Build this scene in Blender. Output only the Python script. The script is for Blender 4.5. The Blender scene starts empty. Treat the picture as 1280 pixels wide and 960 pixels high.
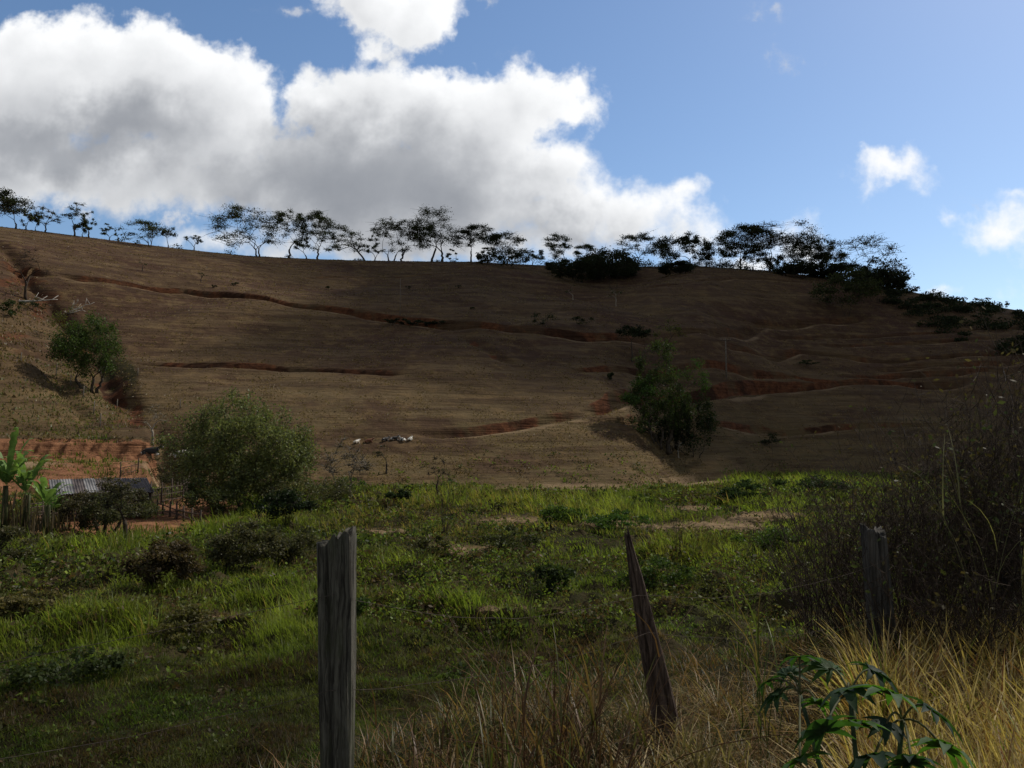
import bpy, math, random
import numpy as np
from mathutils import Vector, Matrix, noise as mnoise

# ------------------------------------------------------------------ camera, light, exposure
S = bpy.context.scene
COL = S.collection
FPX = 1005.0                     # focal length in pixels of the 1280 px wide photograph
CZ = 4.5                         # eye height above the meadow
PITCH = math.atan(80.0 / FPX)
cam_d = bpy.data.cameras.new('camera')
cam_d.sensor_width = 36.0
cam_d.lens = 36.0 * FPX / 1280.0
cam_d.clip_end = 20000
cam_d.clip_start = 0.05
cam = bpy.data.objects.new('camera', cam_d)
COL.objects.link(cam)
cam.location = (0, 0, CZ)
cam.rotation_euler = (math.pi / 2 + PITCH, 0, 0)
S.camera = cam

SUN_AZ, SUN_EL = math.radians(52), math.radians(46)      # azimuth to the right of the view
SUN = Vector((math.cos(SUN_EL) * math.sin(SUN_AZ), math.cos(SUN_EL) * math.cos(SUN_AZ), math.sin(SUN_EL)))
sd = bpy.data.lights.new('sun', 'SUN')
sd.energy = 3.7
sd.angle = math.radians(0.5)
sd.color = (1.0, 0.93, 0.82)
so = bpy.data.objects.new('sun', sd)
COL.objects.link(so)
so.rotation_euler = SUN.to_track_quat('Z', 'Y').to_euler()
so.location = (200, 100, 400)

S.view_settings.view_transform = 'Standard'
S.view_settings.look = 'None'
S.view_settings.gamma = 1
S.view_settings.exposure = -0.15
S.cycles.max_bounces = 6
S.cycles.diffuse_bounces = 2
S.cycles.glossy_bounces = 2
S.cycles.transmission_bounces = 4
S.cycles.volume_bounces = 0
S.cycles.transparent_max_bounces = 16

def ray(px, py):
    x = (px - 640) / FPX; y = (480 - py) / FPX
    return (x, math.cos(PITCH) - y * math.sin(PITCH), math.sin(PITCH) + y * math.cos(PITCH))

# ------------------------------------------------------------------ node helpers
class NT:
    def __init__(s, tree): s.t = tree; s.n = tree.nodes; s.l = tree.links
    def new(s, typ, **kw):
        n = s.n.new(typ)
        for k, v in kw.items():
            setattr(n, k, v)
        return n
    def put(s, sock, v):
        if isinstance(v, bpy.types.NodeSocket): s.l.new(v, sock)
        elif v is not None: sock.default_value = v
    def m(s, op, a, b=None, c=None, clamp=False):
        n = s.new('ShaderNodeMath', operation=op, use_clamp=clamp)
        s.put(n.inputs[0], a)
        if b is not None: s.put(n.inputs[1], b)
        if c is not None: s.put(n.inputs[2], c)
        return n.outputs[0]
    def v(s, op, a, b=None):
        n = s.new('ShaderNodeVectorMath', operation=op)
        s.put(n.inputs[0], a)
        if b is not None: s.put(n.inputs[1], b)
        return n.outputs['Value'] if op in ('LENGTH', 'DOT_PRODUCT', 'DISTANCE') else n.outputs[0]
    def scale(s, a, f):
        n = s.new('ShaderNodeVectorMath', operation='SCALE')
        s.put(n.inputs[0], a); s.put(n.inputs['Scale'], f)
        return n.outputs[0]
    def noise(s, vec, scale, detail=4, rough=0.55, dist=0.0, color=False, lac=2.0, dim='3D'):
        n = s.new('ShaderNodeTexNoise', noise_dimensions=dim)
        s.put(n.inputs['Vector'], vec); n.inputs['Scale'].default_value = scale
        n.inputs['Detail'].default_value = detail; n.inputs['Roughness'].default_value = rough
        n.inputs['Distortion'].default_value = dist; n.inputs['Lacunarity'].default_value = lac
        return n.outputs['Color'] if color else n.outputs[0]
    def ramp(s, f, lo, hi, a=0.0, b=1.0, smooth=True):
        n = s.new('ShaderNodeMapRange')
        n.interpolation_type = 'SMOOTHSTEP' if smooth else 'LINEAR'
        s.put(n.inputs[0], f)
        for i, v in enumerate((lo, hi, a, b)): s.put(n.inputs[i + 1], v)
        return n.outputs[0]
    def mix(s, f, a, b):
        n = s.new('ShaderNodeMix', data_type='RGBA')
        s.put(n.inputs[0], f)
        s.put(n.inputs[6], a if isinstance(a, bpy.types.NodeSocket) else (*a, 1))
        s.put(n.inputs[7], b if isinstance(b, bpy.types.NodeSocket) else (*b, 1))
        return n.outputs[2]

# ------------------------------------------------------------------ world: sky with clouds
# clouds: centre and half size given as directions (pixels of the photograph turned into angles)
CL = [  # px, py, rx, ry
    (40, 120, 130, 95), (95, 60, 42, 52), (185, 105, 115, 92), (255, 130, 100, 95), (30, 215, 160, 55),
    (150, 210, 150, 55), (300, 180, 70, 70), (-60, 130, 100, 110),(320,150,45,50),
    (240, 235, 80, 36), (340, 225, 110, 62), (420, 235, 140, 85), (430, 160, 75, 80), (475, 115, 70, 50),
    (540, 150, 85, 72), (610, 160, 80, 82), (655, 120, 60, 42), (705, 128, 52, 36), (560, 240, 150, 80),
    (660, 220, 85, 70), (700, 265, 110, 58), (780, 275, 85, 46), (850, 290, 75, 30), (520, 290, 160, 40),
    (840, 243, 48, 20), (812, 258, 50, 26), (905, 300, 45, 16), (930, 330, 60, 24), (1000, 310, 45, 42),
    (500, 20, 68, 42), (455, -5, 62, 42), (540, 0, 48, 26), (470, 55, 35, 20),
    (255, 300, 52, 20), (370, 305, 70, 20), (620, 300, 100, 30),
    (1118, 214, 50, 26), (1084, 226, 28, 17), (1200, 269, 22, 10), (1258, 292, 60, 36), (1300, 280, 50, 40),
    (1280, 376, 20, 16), (1165, 367, 34, 8), (1285, 245, 20, 8),
]
SOFT = [(970, 68, 22, 18), (992, 78, 22, 9), (380, 0, 60, 14), (640, 70, 16, 14), (960, 20, 30, 12), (600, -10, 60, 8), (1215,262,18,6),
        (170, 225, 170, 60), (330, 262, 60, 26)]

def g_of(px, py):
    r = ray(px, py)
    return r[0] / r[1], r[2] / r[1]

def ell_nodes(nt, vec, ells, k=0.10):
    """distance field of a union of ellipses: below 1 inside"""
    cur = None
    for (px, py, rx, ry) in ells:
        gx, gy = g_of(px, py)
        a = nt.v('SUBTRACT', vec, (gx, gy, 0))
        b = nt.v('MULTIPLY', a, (FPX / rx, FPX / ry, 0))
        d = nt.v('LENGTH', b)
        # put the distance in common units, so that small and large puffs share one edge width
        d = nt.m('MULTIPLY_ADD', d, math.sqrt(rx * ry) / 60.0, -math.sqrt(rx * ry) / 60.0)
        cur = d if cur is None else nt.m('SMOOTH_MIN', cur, d, k)
    return cur

def make_world():
    w = bpy.data.worlds.new('World'); S.world = w; w.use_nodes = True
    nt = NT(w.node_tree); nt.n.clear()
    # field group: in vector, out density (0 at the edge, growing inwards); the coarse one only feeds the self shadow
    def field_group(name, ells, fine):
        g = bpy.data.node_groups.new(name, 'ShaderNodeTree')
        g.interface.new_socket('P', in_out='INPUT', socket_type='NodeSocketVector')
        g.interface.new_socket('D', in_out='OUTPUT', socket_type='NodeSocketFloat')
        gt = NT(g)
        gi = gt.new('NodeGroupInput'); go = gt.new('NodeGroupOutput')
        P = gi.outputs[0]
        if fine:
            w1 = gt.v('SUBTRACT', gt.noise(P, 8.0, 5, 0.62, color=True, dim='2D'), (0.5, 0.5, 0.5))
            wp = gt.v('ADD', P, gt.scale(w1, 0.085))
            e = ell_nodes(gt, wp, ells, 0.35)
            vo = gt.new('ShaderNodeTexVoronoi', voronoi_dimensions='2D')
            gt.put(vo.inputs['Vector'], gt.v('ADD', P, gt.scale(w1, 0.06)))
            vo.inputs['Scale'].default_value = 22.0; vo.inputs['Detail'].default_value = 2
            vo.inputs['Roughness'].default_value = 0.5
            vb = gt.m('SUBTRACT', vo.outputs[0], 0.45)
            fb = gt.m('SUBTRACT', gt.noise(P, 18.0, 8, 0.62, dim='2D'), 0.5)
            d = gt.m('MULTIPLY_ADD', vb, 0.30, e)
            d = gt.m('MULTIPLY_ADD', fb, 0.95, d); d = gt.m('ADD', d, -0.10)
        else:
            w1 = gt.v('SUBTRACT', gt.noise(P, 8.0, 2, 0.62, color=True, dim='2D'), (0.5, 0.5, 0.5))
            wp = gt.v('ADD', P, gt.scale(w1, 0.085))
            e = ell_nodes(gt, wp, ells, 0.35)
            fb = gt.m('SUBTRACT', gt.noise(P, 18.0, 4, 0.6, dim='2D'), 0.5)
            d = gt.m('MULTIPLY_ADD', fb, 0.9, e)
        gt.l.new(gt.m('MULTIPLY', d, -1.0), go.inputs[0])
        return g
    big = [c for c in CL if c[2] * c[3] > 2200]
    gf = field_group('cloud_field', CL, True)
    gc = field_group('cloud_field_coarse', big, False)

    tc = nt.new('ShaderNodeTexCoord'); D = tc.outputs['Generated']
    sep = nt.new('ShaderNodeSeparateXYZ'); nt.l.new(D, sep.inputs[0])
    yc = nt.m('MAXIMUM', sep.outputs[1], 0.03)
    cmb = nt.new('ShaderNodeCombineXYZ')
    nt.l.new(nt.m('DIVIDE', sep.outputs[0], yc), cmb.inputs[0])
    nt.l.new(nt.m('DIVIDE', sep.outputs[2], yc), cmb.inputs[1])
    G = cmb.outputs[0]
    def fld(off):
        n = nt.new('ShaderNodeGroup'); n.node_tree = gc if off else gf
        nt.l.new(nt.v('ADD', G, (off[0], off[1], 0)) if off else G, n.inputs[0])
        return n.outputs[0]
    d0 = fld(None)
    d2 = fld((0.014, 0.022)); d3 = fld((0.055, 0.09))
    front = nt.ramp(sep.outputs[1], 0.05, 0.2)
    # crisp near the top, softer towards the bases
    hgt = nt.m('ADD', sep.outputs[2], nt.m('MULTIPLY', nt.noise(G, 5.0, 1, dim='2D'), 0.12))
    soft = nt.ramp(hgt, 0.30, 0.46, 0.75, 0.34)
    alpha = nt.ramp(d0, -0.14, soft)
    # thin veils
    w3 = nt.v('SUBTRACT', nt.noise(G, 14.0, 4, 0.65, color=True, dim='2D'), (0.5, 0.5, 0.5))
    sv = nt.v('ADD', G, nt.scale(w3, 0.09))
    se = ell_nodes(nt, sv, SOFT, 0.2)
    veil = nt.m('MULTIPLY', nt.ramp(se, 0.25, -0.6), nt.ramp(nt.noise(G, 30.0, 5, 0.65, dim='2D'), 0.38, 0.72, 0.1, 0.9))
    # self shadow: how much cloud lies towards the sun
    pos = lambda x: nt.m('MAXIMUM', x, 0.0)
    sh = nt.m('MULTIPLY', pos(d2), 0.36)
    sh = nt.m('MULTIPLY_ADD', pos(d3), 0.22, sh)
    w4 = nt.v('SUBTRACT', nt.noise(G, 7.0, 5, 0.6, color=True, dim='2D'), (0.5, 0.5, 0.5))
    th = ell_nodes(nt, nt.v('ADD', G, nt.scale(w4, 0.16)), THICK, 0.6)
    sh = nt.m('ADD', nt.ramp(th, 0.9, -1.3, 0.0, 1.12), sh)
    lit = nt.m('POWER', 2.718, nt.m('MULTIPLY', sh, -1.0))
    ccol = nt.mix(lit, CLOUD_DARK, CLOUD_LIT)
    # sky
    sky = nt.new('ShaderNodeTexSky', sky_type='NISHITA')
    sky.sun_disc = False; sky.sun_elevation = SUN_EL; sky.sun_rotation = SUN_AZ
    sky.altitude = 600; sky.air_density = 1.0; sky.dust_density = 0.7; sky.ozone_density = 1.15
    hs = nt.new('ShaderNodeHueSaturation'); hs.inputs['Saturation'].default_value = 1.12; hs.inputs['Value'].default_value = 1.40
    nt.l.new(sky.outputs[0], hs.inputs['Color']); skyc = hs.outputs[0]
    k = nt.ramp(nt.m('MAXIMUM', veil, 0.0), 0, 1, 0, 0.8)
    k = nt.m('MULTIPLY', k, front)
    c1 = nt.mix(k, skyc, CLOUD_VEIL)
    al = nt.m('MULTIPLY', nt.m('MULTIPLY', alpha, front), 0.985)
    c2 = nt.mix(al, c1, ccol)
    # broken cloud over the rest of the sky, above and behind the picture
    gn = nt.ramp(nt.noise(D, 2.6, 5, 0.6), 0.40, 0.50)
    away = nt.ramp(nt.m('SUBTRACT', nt.m('MULTIPLY', sep.outputs[1], 1.0), nt.m('MULTIPLY', sep.outputs[2], 1.25)), 0.10, -0.12)
    up = nt.ramp(sep.outputs[2], 0.0, 0.1)
    gcol = nt.mix(nt.ramp(nt.noise(D, 5.0, 4, 0.6), .35, .65), (1.5, 1.5, 1.55), (3.6, 3.5, 3.4))
    c2 = nt.mix(nt.m('MULTIPLY', nt.m('MULTIPLY', gn, away), up), c2, gcol)
    bg = nt.new('ShaderNodeBackground'); bg.inputs[1].default_value = 0.10
    nt.l.new(c2, bg.inputs[0])
    out = nt.new('ShaderNodeOutputWorld'); nt.l.new(bg.outputs[0], out.inputs[0])
    w.cycles.sampling_method = 'MANUAL'; w.cycles.sample_map_resolution = 512
CLOUD_DARK = (2.0, 2.2, 2.6)
CLOUD_LIT = (11.2, 11.3, 11.4)
# where the clouds are thickest and let least light through
THICK = [(110, 172, 150, 40), (205, 160, 60, 30), (440, 225, 150, 62), (330, 235, 90, 35), (570, 230, 70, 60), (530, 290, 110, 30), (700, 285, 60, 16)]
CLOUD_VEIL = (7.2, 7.5, 8.1)
make_world()

# ------------------------------------------------------------------ numeric helpers
def rng_(seed): return np.random.default_rng(seed)

def _hash(ix, iy, seed):
    h = (ix.astype(np.int64) * 374761393 + iy.astype(np.int64) * 668265263 + seed * 974634777) & 0xffffffff
    h = ((h ^ (h >> 13)) * 1274126177) & 0xffffffff
    h = (h ^ (h >> 16)) & 0xffffffff
    return h / 4294967295.0

def vnoise(x, y, seed=0):
    x0 = np.floor(x); y0 = np.floor(y)
    fx = x - x0; fy = y - y0
    fx = fx * fx * fx * (fx * (fx * 6 - 15) + 10); fy = fy * fy * fy * (fy * (fy * 6 - 15) + 10)
    a = _hash(x0, y0, seed); b = _hash(x0 + 1, y0, seed)
    c = _hash(x0, y0 + 1, seed); d = _hash(x0 + 1, y0 + 1, seed)
    return (a * (1 - fx) + b * fx) * (1 - fy) + (c * (1 - fx) + d * fx) * fy

def fbm(x, y, scale, octv=4, seed=0, rough=0.5):
    s = 0; a = 1; t = 0; f = 1.0 / scale
    for i in range(octv):
        c, sn = math.cos(i * 1.3), math.sin(i * 1.3)
        s = s + a * vnoise((x * c - y * sn) * f + 17.3 * i, (x * sn + y * c) * f - 9.1 * i, seed + i * 31)
        t += a; a *= rough; f *= 2.03
    return s / t

def sstep(a, b, x):
    t = np.clip((x - a) / (b - a), 0, 1)
    return t * t * (3 - 2 * t)

def to_px(X, Y, Z):
    z = Z - CZ
    f = Y * math.cos(PITCH) + z * math.sin(PITCH)
    u = -Y * math.sin(PITCH) + z * math.cos(PITCH)
    f = np.where(f > 0.05, f, 0.05)
    return 640 + FPX * X / f, 480 - FPX * u / f

# ------------------------------------------------------------------ terrain height
SKY = [(-900, 330), (-400, 262), (-150, 268), (0, 283), (60, 290), (130, 299), (210, 309), (300, 319), (430, 325), (590, 327), (720, 333),
       (870, 332), (960, 338), (1030, 346), (1120, 361), (1200, 376), (1280, 389), (1500, 425), (2300, 480)]
_th = []; _e = []
for a, b in SKY:
    d = ray(a, b); _th.append(math.atan2(d[0], d[1])); _e.append(d[2] / math.hypot(d[0], d[1]))
_tt = np.linspace(-math.pi, math.pi, 3601)
_et = np.interp(_tt, _th, _e)
_k = np.hanning(9); _k /= _k.sum()
_et = np.convolve(np.pad(_et, 4, 'edge'), _k, 'valid')
_rr = np.interp(_tt, [math.atan((p - 640) / FPX) for p in (-400, 0, 300, 640, 900, 1280, 1700)], [235, 255, 275, 285, 290, 300, 300])
_rb = np.interp(_tt, [math.atan((p - 640) / FPX) for p in (-300, 180, 300, 500, 700, 830, 900, 960, 1280)], [90, 95, 88, 88, 90, 96, 118, 140, 150])
_k = np.hanning(61); _k /= _k.sum()
_rb = np.convolve(np.pad(_rb, 30, 'edge'), _k, 'valid')

def ridge(theta): return np.interp(theta, _tt, _rr)

def verge_edge(X): return np.where(X > 0, 4.7 + 0.75 * np.minimum(X, 9), np.maximum(4.7 + 1.15 * X, 2.2))

def h_base(X, Y):
    th = np.arctan2(X, Y); r = np.hypot(X, Y)
    e = np.interp(th, _tt, _et); rr = np.interp(th, _tt, _rr); rb = np.interp(th, _tt, _rb)
    Hc = CZ + e * rr
    t = (r - rb) / (rr - rb)
    tc = np.clip(t, 0, 1)
    P = 0.74 * tc + 0.26 * tc * tc * (3 - 2 * tc)
    P = P - 0.03 * np.exp(-((tc - 0.0) / 0.08) ** 2) * (tc > 0)
    P = np.maximum(P, 0)
    h = Hc * P
    over = np.maximum(r - rr, 0)
    h = h - np.where(t > 1, 0.6 * Hc * (1 - np.exp(-(over / 160.0) ** 1.2)), 0)
    env = np.clip(4 * tc * (1 - tc), 0, 1)
    und = (fbm(X, Y, 46, 3, 5) - 0.5) * 9.0 + (fbm(X, Y, 15, 3, 9) - 0.5) * 1.8
    h = h + und * env
    pxx = 640 + FPX * np.tan(np.clip(th, -1.2, 1.2))
    # draw running down the right of the hill, through the shaded tree
    c = 848 + 25 * np.sin(r / 40.0)
    h = h - 5.5 * np.exp(-((pxx - c) / 48.0) ** 2) * np.exp(-((tc - 0.18) / 0.28) ** 2) * (t > 0) * sstep(0, 0.06, tc)
    c2 = 765.0
    h = h - 5.0 * np.exp(-((pxx - c2) / 75.0) ** 2) * np.exp(-((tc - 0.8) / 0.22) ** 2) * (tc < 1) * sstep(1.0, 0.86, tc)
    h = h + 2.5 * np.exp(-((pxx - 950) / 110.0) ** 2) * np.exp(-((tc - 0.75) / 0.2) ** 2) * sstep(1.0, 0.85, tc)
    far = sstep(450, 1500, r)
    h = h * (1 - far) + far * (10 + 50 * fbm(X, Y, 900, 4, 77))
    back = sstep(1.25, 1.75, np.abs(th))
    h = h * (1 - back) + 2.95 * back
    return h, tc, pxx, r, th, t

GUL = [(210, 566), (190, 545), (163, 512), (128, 475), (112, 428), (62, 376), (20, 330), (-20, 296)]

def raycast(px, py, hf, r0=2.0, r1=420.0):
    d = ray(px, py); k = math.hypot(d[0], d[1])
    rs = np.concatenate([np.arange(r0, 40, 0.05), np.arange(40, r1, 0.2)])
    X = d[0] / k * rs; Y = d[1] / k * rs; Z = CZ + d[2] / k * rs
    below = np.nonzero(Z <= hf(X, Y))[0]
    i = below[0] if len(below) else len(rs) - 1
    return X[i], Y[i]

def _h0(X, Y): return h_base(X, Y)[0]
_gul = [raycast(a, b, _h0, 60) for a, b in GUL]
_gr = np.array([math.hypot(*g) for g in _gul]); _gp = np.array([640 + FPX * g[0] / g[1] for g in _gul])
_o = np.argsort(_gr); _gr = _gr[_o]; _gp = _gp[_o]

def h_mid(X, Y):
    h, tc, pxx, r, th, t = h_base(X, Y)
    # spur on the left with the wash that parts it from the hill
    gp = np.interp(r, _gr, _gp)
    d = (gp - pxx) * r / FPX + 7 * (fbm(X, Y, 14, 4, 88) - .5)
    env = sstep(96, 132, r) * sstep(262, 200, r)
    sp = 4.2 * (1 - np.exp(-np.maximum(d, 0) / 14.0))
    h = h + sp * env * (1 + 0.35 * (fbm(X, Y, 14, 3, 21) - 0.5))
    h = h - 1.7 * np.exp(-(d / 2.6) ** 2) * sstep(94, 104, r) * sstep(255, 190, r)
    h = h - 1.0 * np.exp(-((d - 9) / 2.0) ** 2) * sstep(104, 112, r) * sstep(150, 125, r)
    # dug bench and cut bank at the foot of the spur
    w = sstep(206, 182, pxx + 10 * (fbm(X, Y, 3, 2, 3) - .5)) * sstep(1.2, 1.0, np.abs(th))
    wob = 3.6 * (fbm(X, Y * .3, 7.0, 4, 41, .65) - 0.5) + 0.9 * (fbm(X, Y * .2, 1.0, 3, 43) - .5)
    zb = np.interp(r + wob, [86, 88, 92, 97, 103.6, 104.4, 104.9, 107], [0, 0.1, 1.7, 2.95, 3.1, 3.9, 5.0, 5.5]) + .5 * (fbm(X, Y, 3.0, 3, 47) - .5) * sstep(95, 104, r)
    hl = np.where(r + wob < 106, zb, np.maximum(h, 5.4 + 0.24 * np.minimum(r - 106, 60)))
    return h * (1 - w) + hl * w

ROADS = [  # pixels, bench width, drop, soil, dust
    ([(60, 346), (100, 352), (160, 358), (230, 367), (300, 373), (345, 379), (400, 388), (450, 397), (480, 401)], 3.0, 2.6, 1.0, 1.0),
    ([(425, 393), (450, 398), (520, 407), (580, 412), (640, 416), (690, 421)], 3.6, 4.6, 1.0, 1.0),
    ([(650, 417), (700, 422), (760, 427), (830, 429)], 3.0, 2.6, 1.0, 1.0),
    ([(830, 429), (900, 424), (960, 411), (1010, 409), (1100, 400)], 3.0, 1.8, 0.5, 1.0),
    ([(150, 457), (230, 459), (330, 462), (400, 465), (470, 469), (520, 470)], 1.8, 1.4, 0.9, 0.45),
    ([(705, 467), (780, 466), (850, 466), (930, 470), (1000, 474), (1090, 482)], 1.6, 1.2, 0.9, 0.4),
    ([(500, 551), (600, 545), (680, 533), (760, 521)], 2.4, 1.0, 0.8, 1.0),
    ([(735, 525), (760, 520), (830, 507), (900, 501), (960, 493), (1040, 485), (1120, 481), (1230, 478)], 3.0, 2.0, 0.9, 1.0),
    ([(400, 556), (455, 553), (520, 551)], 2.0, 0.6, 0.3, 0.5),
    ([(870, 546), (960, 543), (1040, 539), (1120, 535), (1200, 532)], 1.6, 0.8, 0.8, 0.9),
    ([(730, 531), (790, 533), (825, 536)], 1.4, 0.7, 0.7, 0.3),
    ([(960, 425), (1040, 423), (1100, 422), (1200, 416), (1300, 412)], 1.8, 1.4, 0.5, 1.0),
    ([(1020, 434), (1080, 433), (1160, 430), (1260, 425)], 1.8, 1.3, 0.6, 1.0),
    ([(900, 437), (1000, 442), (1060, 449), (1110, 455), (1180, 449), (1280, 443)], 1.8, 1.5, 0.6, 1.0),
    ([(1090, 466), (1150, 461), (1210, 458), (1290, 455)], 1.8, 1.5, 0.7, 1.0),
    ([(1050, 474), (1130, 472), (1200, 470), (1290, 466)], 1.8, 1.5, 0.7, 1.0),
    ([(800, 366), (860, 354), (910, 350), (960, 350), (1010, 356)], 1.6, 0.6, 0.2, 0.9),
    ([(370, 349), (440, 347), (520, 345), (600, 343)], 1.2, 0.7, 0.5, 0.2),
    ([(0, 343), (30, 346), (62, 350)], 2.2, 2.0, 1.0, 0.6),
    ([(0, 445), (30, 444), (60, 449), (90, 452)], 1.2, 0.9, 0.5, 0.3),
]
RILLS = [([(572, 414), (590, 424), (606, 433), (624, 445), (640, 455), (668, 466)], 1.5, 1.1),
         ([(60, 382), (85, 410), (112, 440), (150, 500), (185, 540)], 1.6, 1.0)]
_roads = [(np.array([raycast(a, b, h_mid, 60) for a, b in pts]), w, H, so_, du) for pts, w, H, so_, du in ROADS]
_rills = [(np.array([raycast(a, b, h_mid, 60) for a, b in pts]), w, H) for pts, w, H in RILLS]

def line_dist(X, Y, P, wob=0.0):
    """signed distance to a polyline, positive on its left (uphill), plus a fade at its two ends"""
    best = np.full(X.shape, 1e9); sg = np.zeros(X.shape); along = np.zeros(X.shape)
    L = 0.0; seg = np.hypot(*(P[1:] - P[:-1]).T); tot = seg.sum()
    for (a, b), l in zip(zip(P[:-1], P[1:]), seg):
        dx, dy = (b - a) / l
        u = np.clip((X - a[0]) * dx + (Y - a[1]) * dy, 0, l)
        qx = X - a[0] - u * dx; qy = Y - a[1] - u * dy
        d = np.hypot(qx, qy); s = np.sign(dx * (Y - a[1]) - dy * (X - a[0]))
        m = d < best
        best = np.where(m, d, best); sg = np.where(m, s, sg); along = np.where(m, L + u, along)
        L += l
    fade = sstep(0, 8, along) * sstep(tot, tot - 8, along)
    return best * sg, fade

def height(X, Y, masks=False):
    X = np.asarray(X, float); Y = np.asarray(Y, float)
    shp = X.shape; X = X.ravel(); Y = Y.ravel()
    h = h_mid(X, Y)
    r = np.hypot(X, Y)
    soil = np.zeros(X.shape); dust = np.zeros(X.shape)
    hill = np.nonzero((r > 84) & (r < 330) & (Y > 0) & (np.abs(X) < 260))[0]
    if len(hill):
        x = X[hill]; y = Y[hill]; hh = h[hill]
        n1 = fbm(x, y, 5.0, 4, 61); n2 = fbm(x, y, 18.0, 2, 67)
        for P, w, H, s_, du in _roads:
            lo = P.min(0) - 12; hi = P.max(0) + 12
            k = np.nonzero((x > lo[0]) & (x < hi[0]) & (y > lo[1]) & (y < hi[1]))[0]
            if not len(k): continue
            d, f = line_dist(x[k], y[k], P)
            d = d + (n1[k] - 0.5) * 0.8
            Hk = H * (0.75 + 0.6 * n2[k]) * f
            prof = np.where(d < w, sstep(-0.3, w, d), 1 - np.clip((d - w) / (0.35 + 0.16 * H), 0, 1) ** 0.8)
            hh[k] -= Hk * prof
            sc = sstep(w - 0.7, w - 0.3, d) * sstep(w + 0.9 + 0.24 * H, w + 0.5 + 0.16 * H, d)
            soil[hill[k]] = np.maximum(soil[hill[k]], s_ * sc * f * (0.55 + 0.45 * sstep(0.35, 0.55, n1[k])))
            dust[hill[k]] = np.maximum(dust[hill[k]], du * f * sstep(-0.9, -0.1, d) * sstep(1.3, 0.5, d) * (.15 + .5 * sstep(0.4, 0.65, n1[k])))
        for P, w, H in _rills:
            d, f = line_dist(x, y, P)
            d = d + (n1 - 0.5) * 2.2
            g = np.exp(-(d / w) ** 2) * f
            hh -= H * g
            soil[hill] = np.maximum(soil[hill], sstep(0.35, 0.8, g) * sstep(0.35, 0.6, n1))
        h[hill] = hh
    # meadow mounds
    md = sstep(9.5, 15, r) * sstep(96, 80, r) * (Y > 0)
    b1 = fbm(X, Y, 3.6, 3, 101); b2 = fbm(X, Y, 1.1, 3, 103)
    px, py = to_px(X, Y, np.zeros_like(X))
    yard = np.exp(-(((px - 165) / 130) ** 2 + ((py - 652) / 22) ** 2) ** 2)
    calm = sstep(770, 850, py + 30 * (b1 - .5))          # the short grass in front
    amp = (0.95 - 0.55 * calm) * (1 - 0.9 * yard)
    h = h + md * amp * (np.abs(b1 - 0.5) * -2.2 + 0.40 + (b2 - 0.5) * 0.95)
    # roadside bank
    ed = verge_edge(X)
    bank = 1 - sstep(0, 1, (Y - ed) / 4.6)
    bz = 2.95 + (fbm(X, Y, 1.2, 3, 111) - 0.5) * 0.16 - 0.02 * np.abs(X)
    bank = np.where(r > 60, 0, bank)
    h = h * (1 - bank) + bz * bank
    if masks:
        return [a.reshape(shp) for a in (h, soil, dust, yard, bank)]
    return h.reshape(shp)

# a cached table makes single look-ups cheap
def z_at(x, y): return float(height(np.array([x]), np.array([y]))[0])
def ground_at(px, py, r0=2.5):
    x, y = raycast(px, py, height, r0)
    return Vector((x, y, z_at(x, y)))
def at_range(px, r):
    th = math.atan((px - 640) / FPX)
    x, y = r * math.sin(th), r * math.cos(th)
    return Vector((x, y, z_at(x, y)))

# ------------------------------------------------------------------ linking and tagging
def tag(o, label=None, cat=None, group=None, kind=None):
    if label: o['label'] = label
    if cat: o['category'] = cat
    if group: o['group'] = group
    if kind: o['kind'] = kind
    return o

def link(name, me, mat=None, parent=None, loc=None):
    o = bpy.data.objects.new(name, me)
    COL.objects.link(o)
    if mat is not None and me is not None and not me.materials: me.materials.append(mat)
    if parent is not None: o.parent = parent
    if loc is not None: o.location = loc
    return o

def empty(name, loc, rz=0.0):
    o = bpy.data.objects.new(name, None); COL.objects.link(o)
    o.empty_display_size = 0.2
    o.location = loc; o.rotation_euler = (0, 0, rz)
    return o

def np_mesh(name, V, F, cols=None, smooth=False):
    """V (n,3), F list of arrays each (m,k) of one face size"""
    me = bpy.data.meshes.new(name)
    V = np.asarray(V, np.float32)
    if not isinstance(F, (list, tuple)): F = [F]
    F = [np.asarray(f, np.int32) for f in F if len(f)]
    me.vertices.add(len(V)); me.vertices.foreach_set('co', V.ravel())
    nl = sum(f.size for f in F); nf = sum(len(f) for f in F)
    me.loops.add(nl); me.polygons.add(nf)
    me.loops.foreach_set('vertex_index', np.concatenate([f.ravel() for f in F]))
    st = []; c = 0
    for f in F:
        st.append(c + np.arange(len(f)) * f.shape[1]); c += f.size
    me.polygons.foreach_set('loop_start', np.concatenate(st).astype(np.int32))
    if smooth: me.polygons.foreach_set('use_smooth', np.ones(nf, bool))
    me.update(calc_edges=True)
    if cols is not None:
        a = me.attributes.new('Col', 'FLOAT_COLOR', 'POINT')
        c4 = np.ones((len(V), 4), np.float32); c4[:, :3] = cols
        a.data.foreach_set('color', c4.ravel())
    return me

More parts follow.
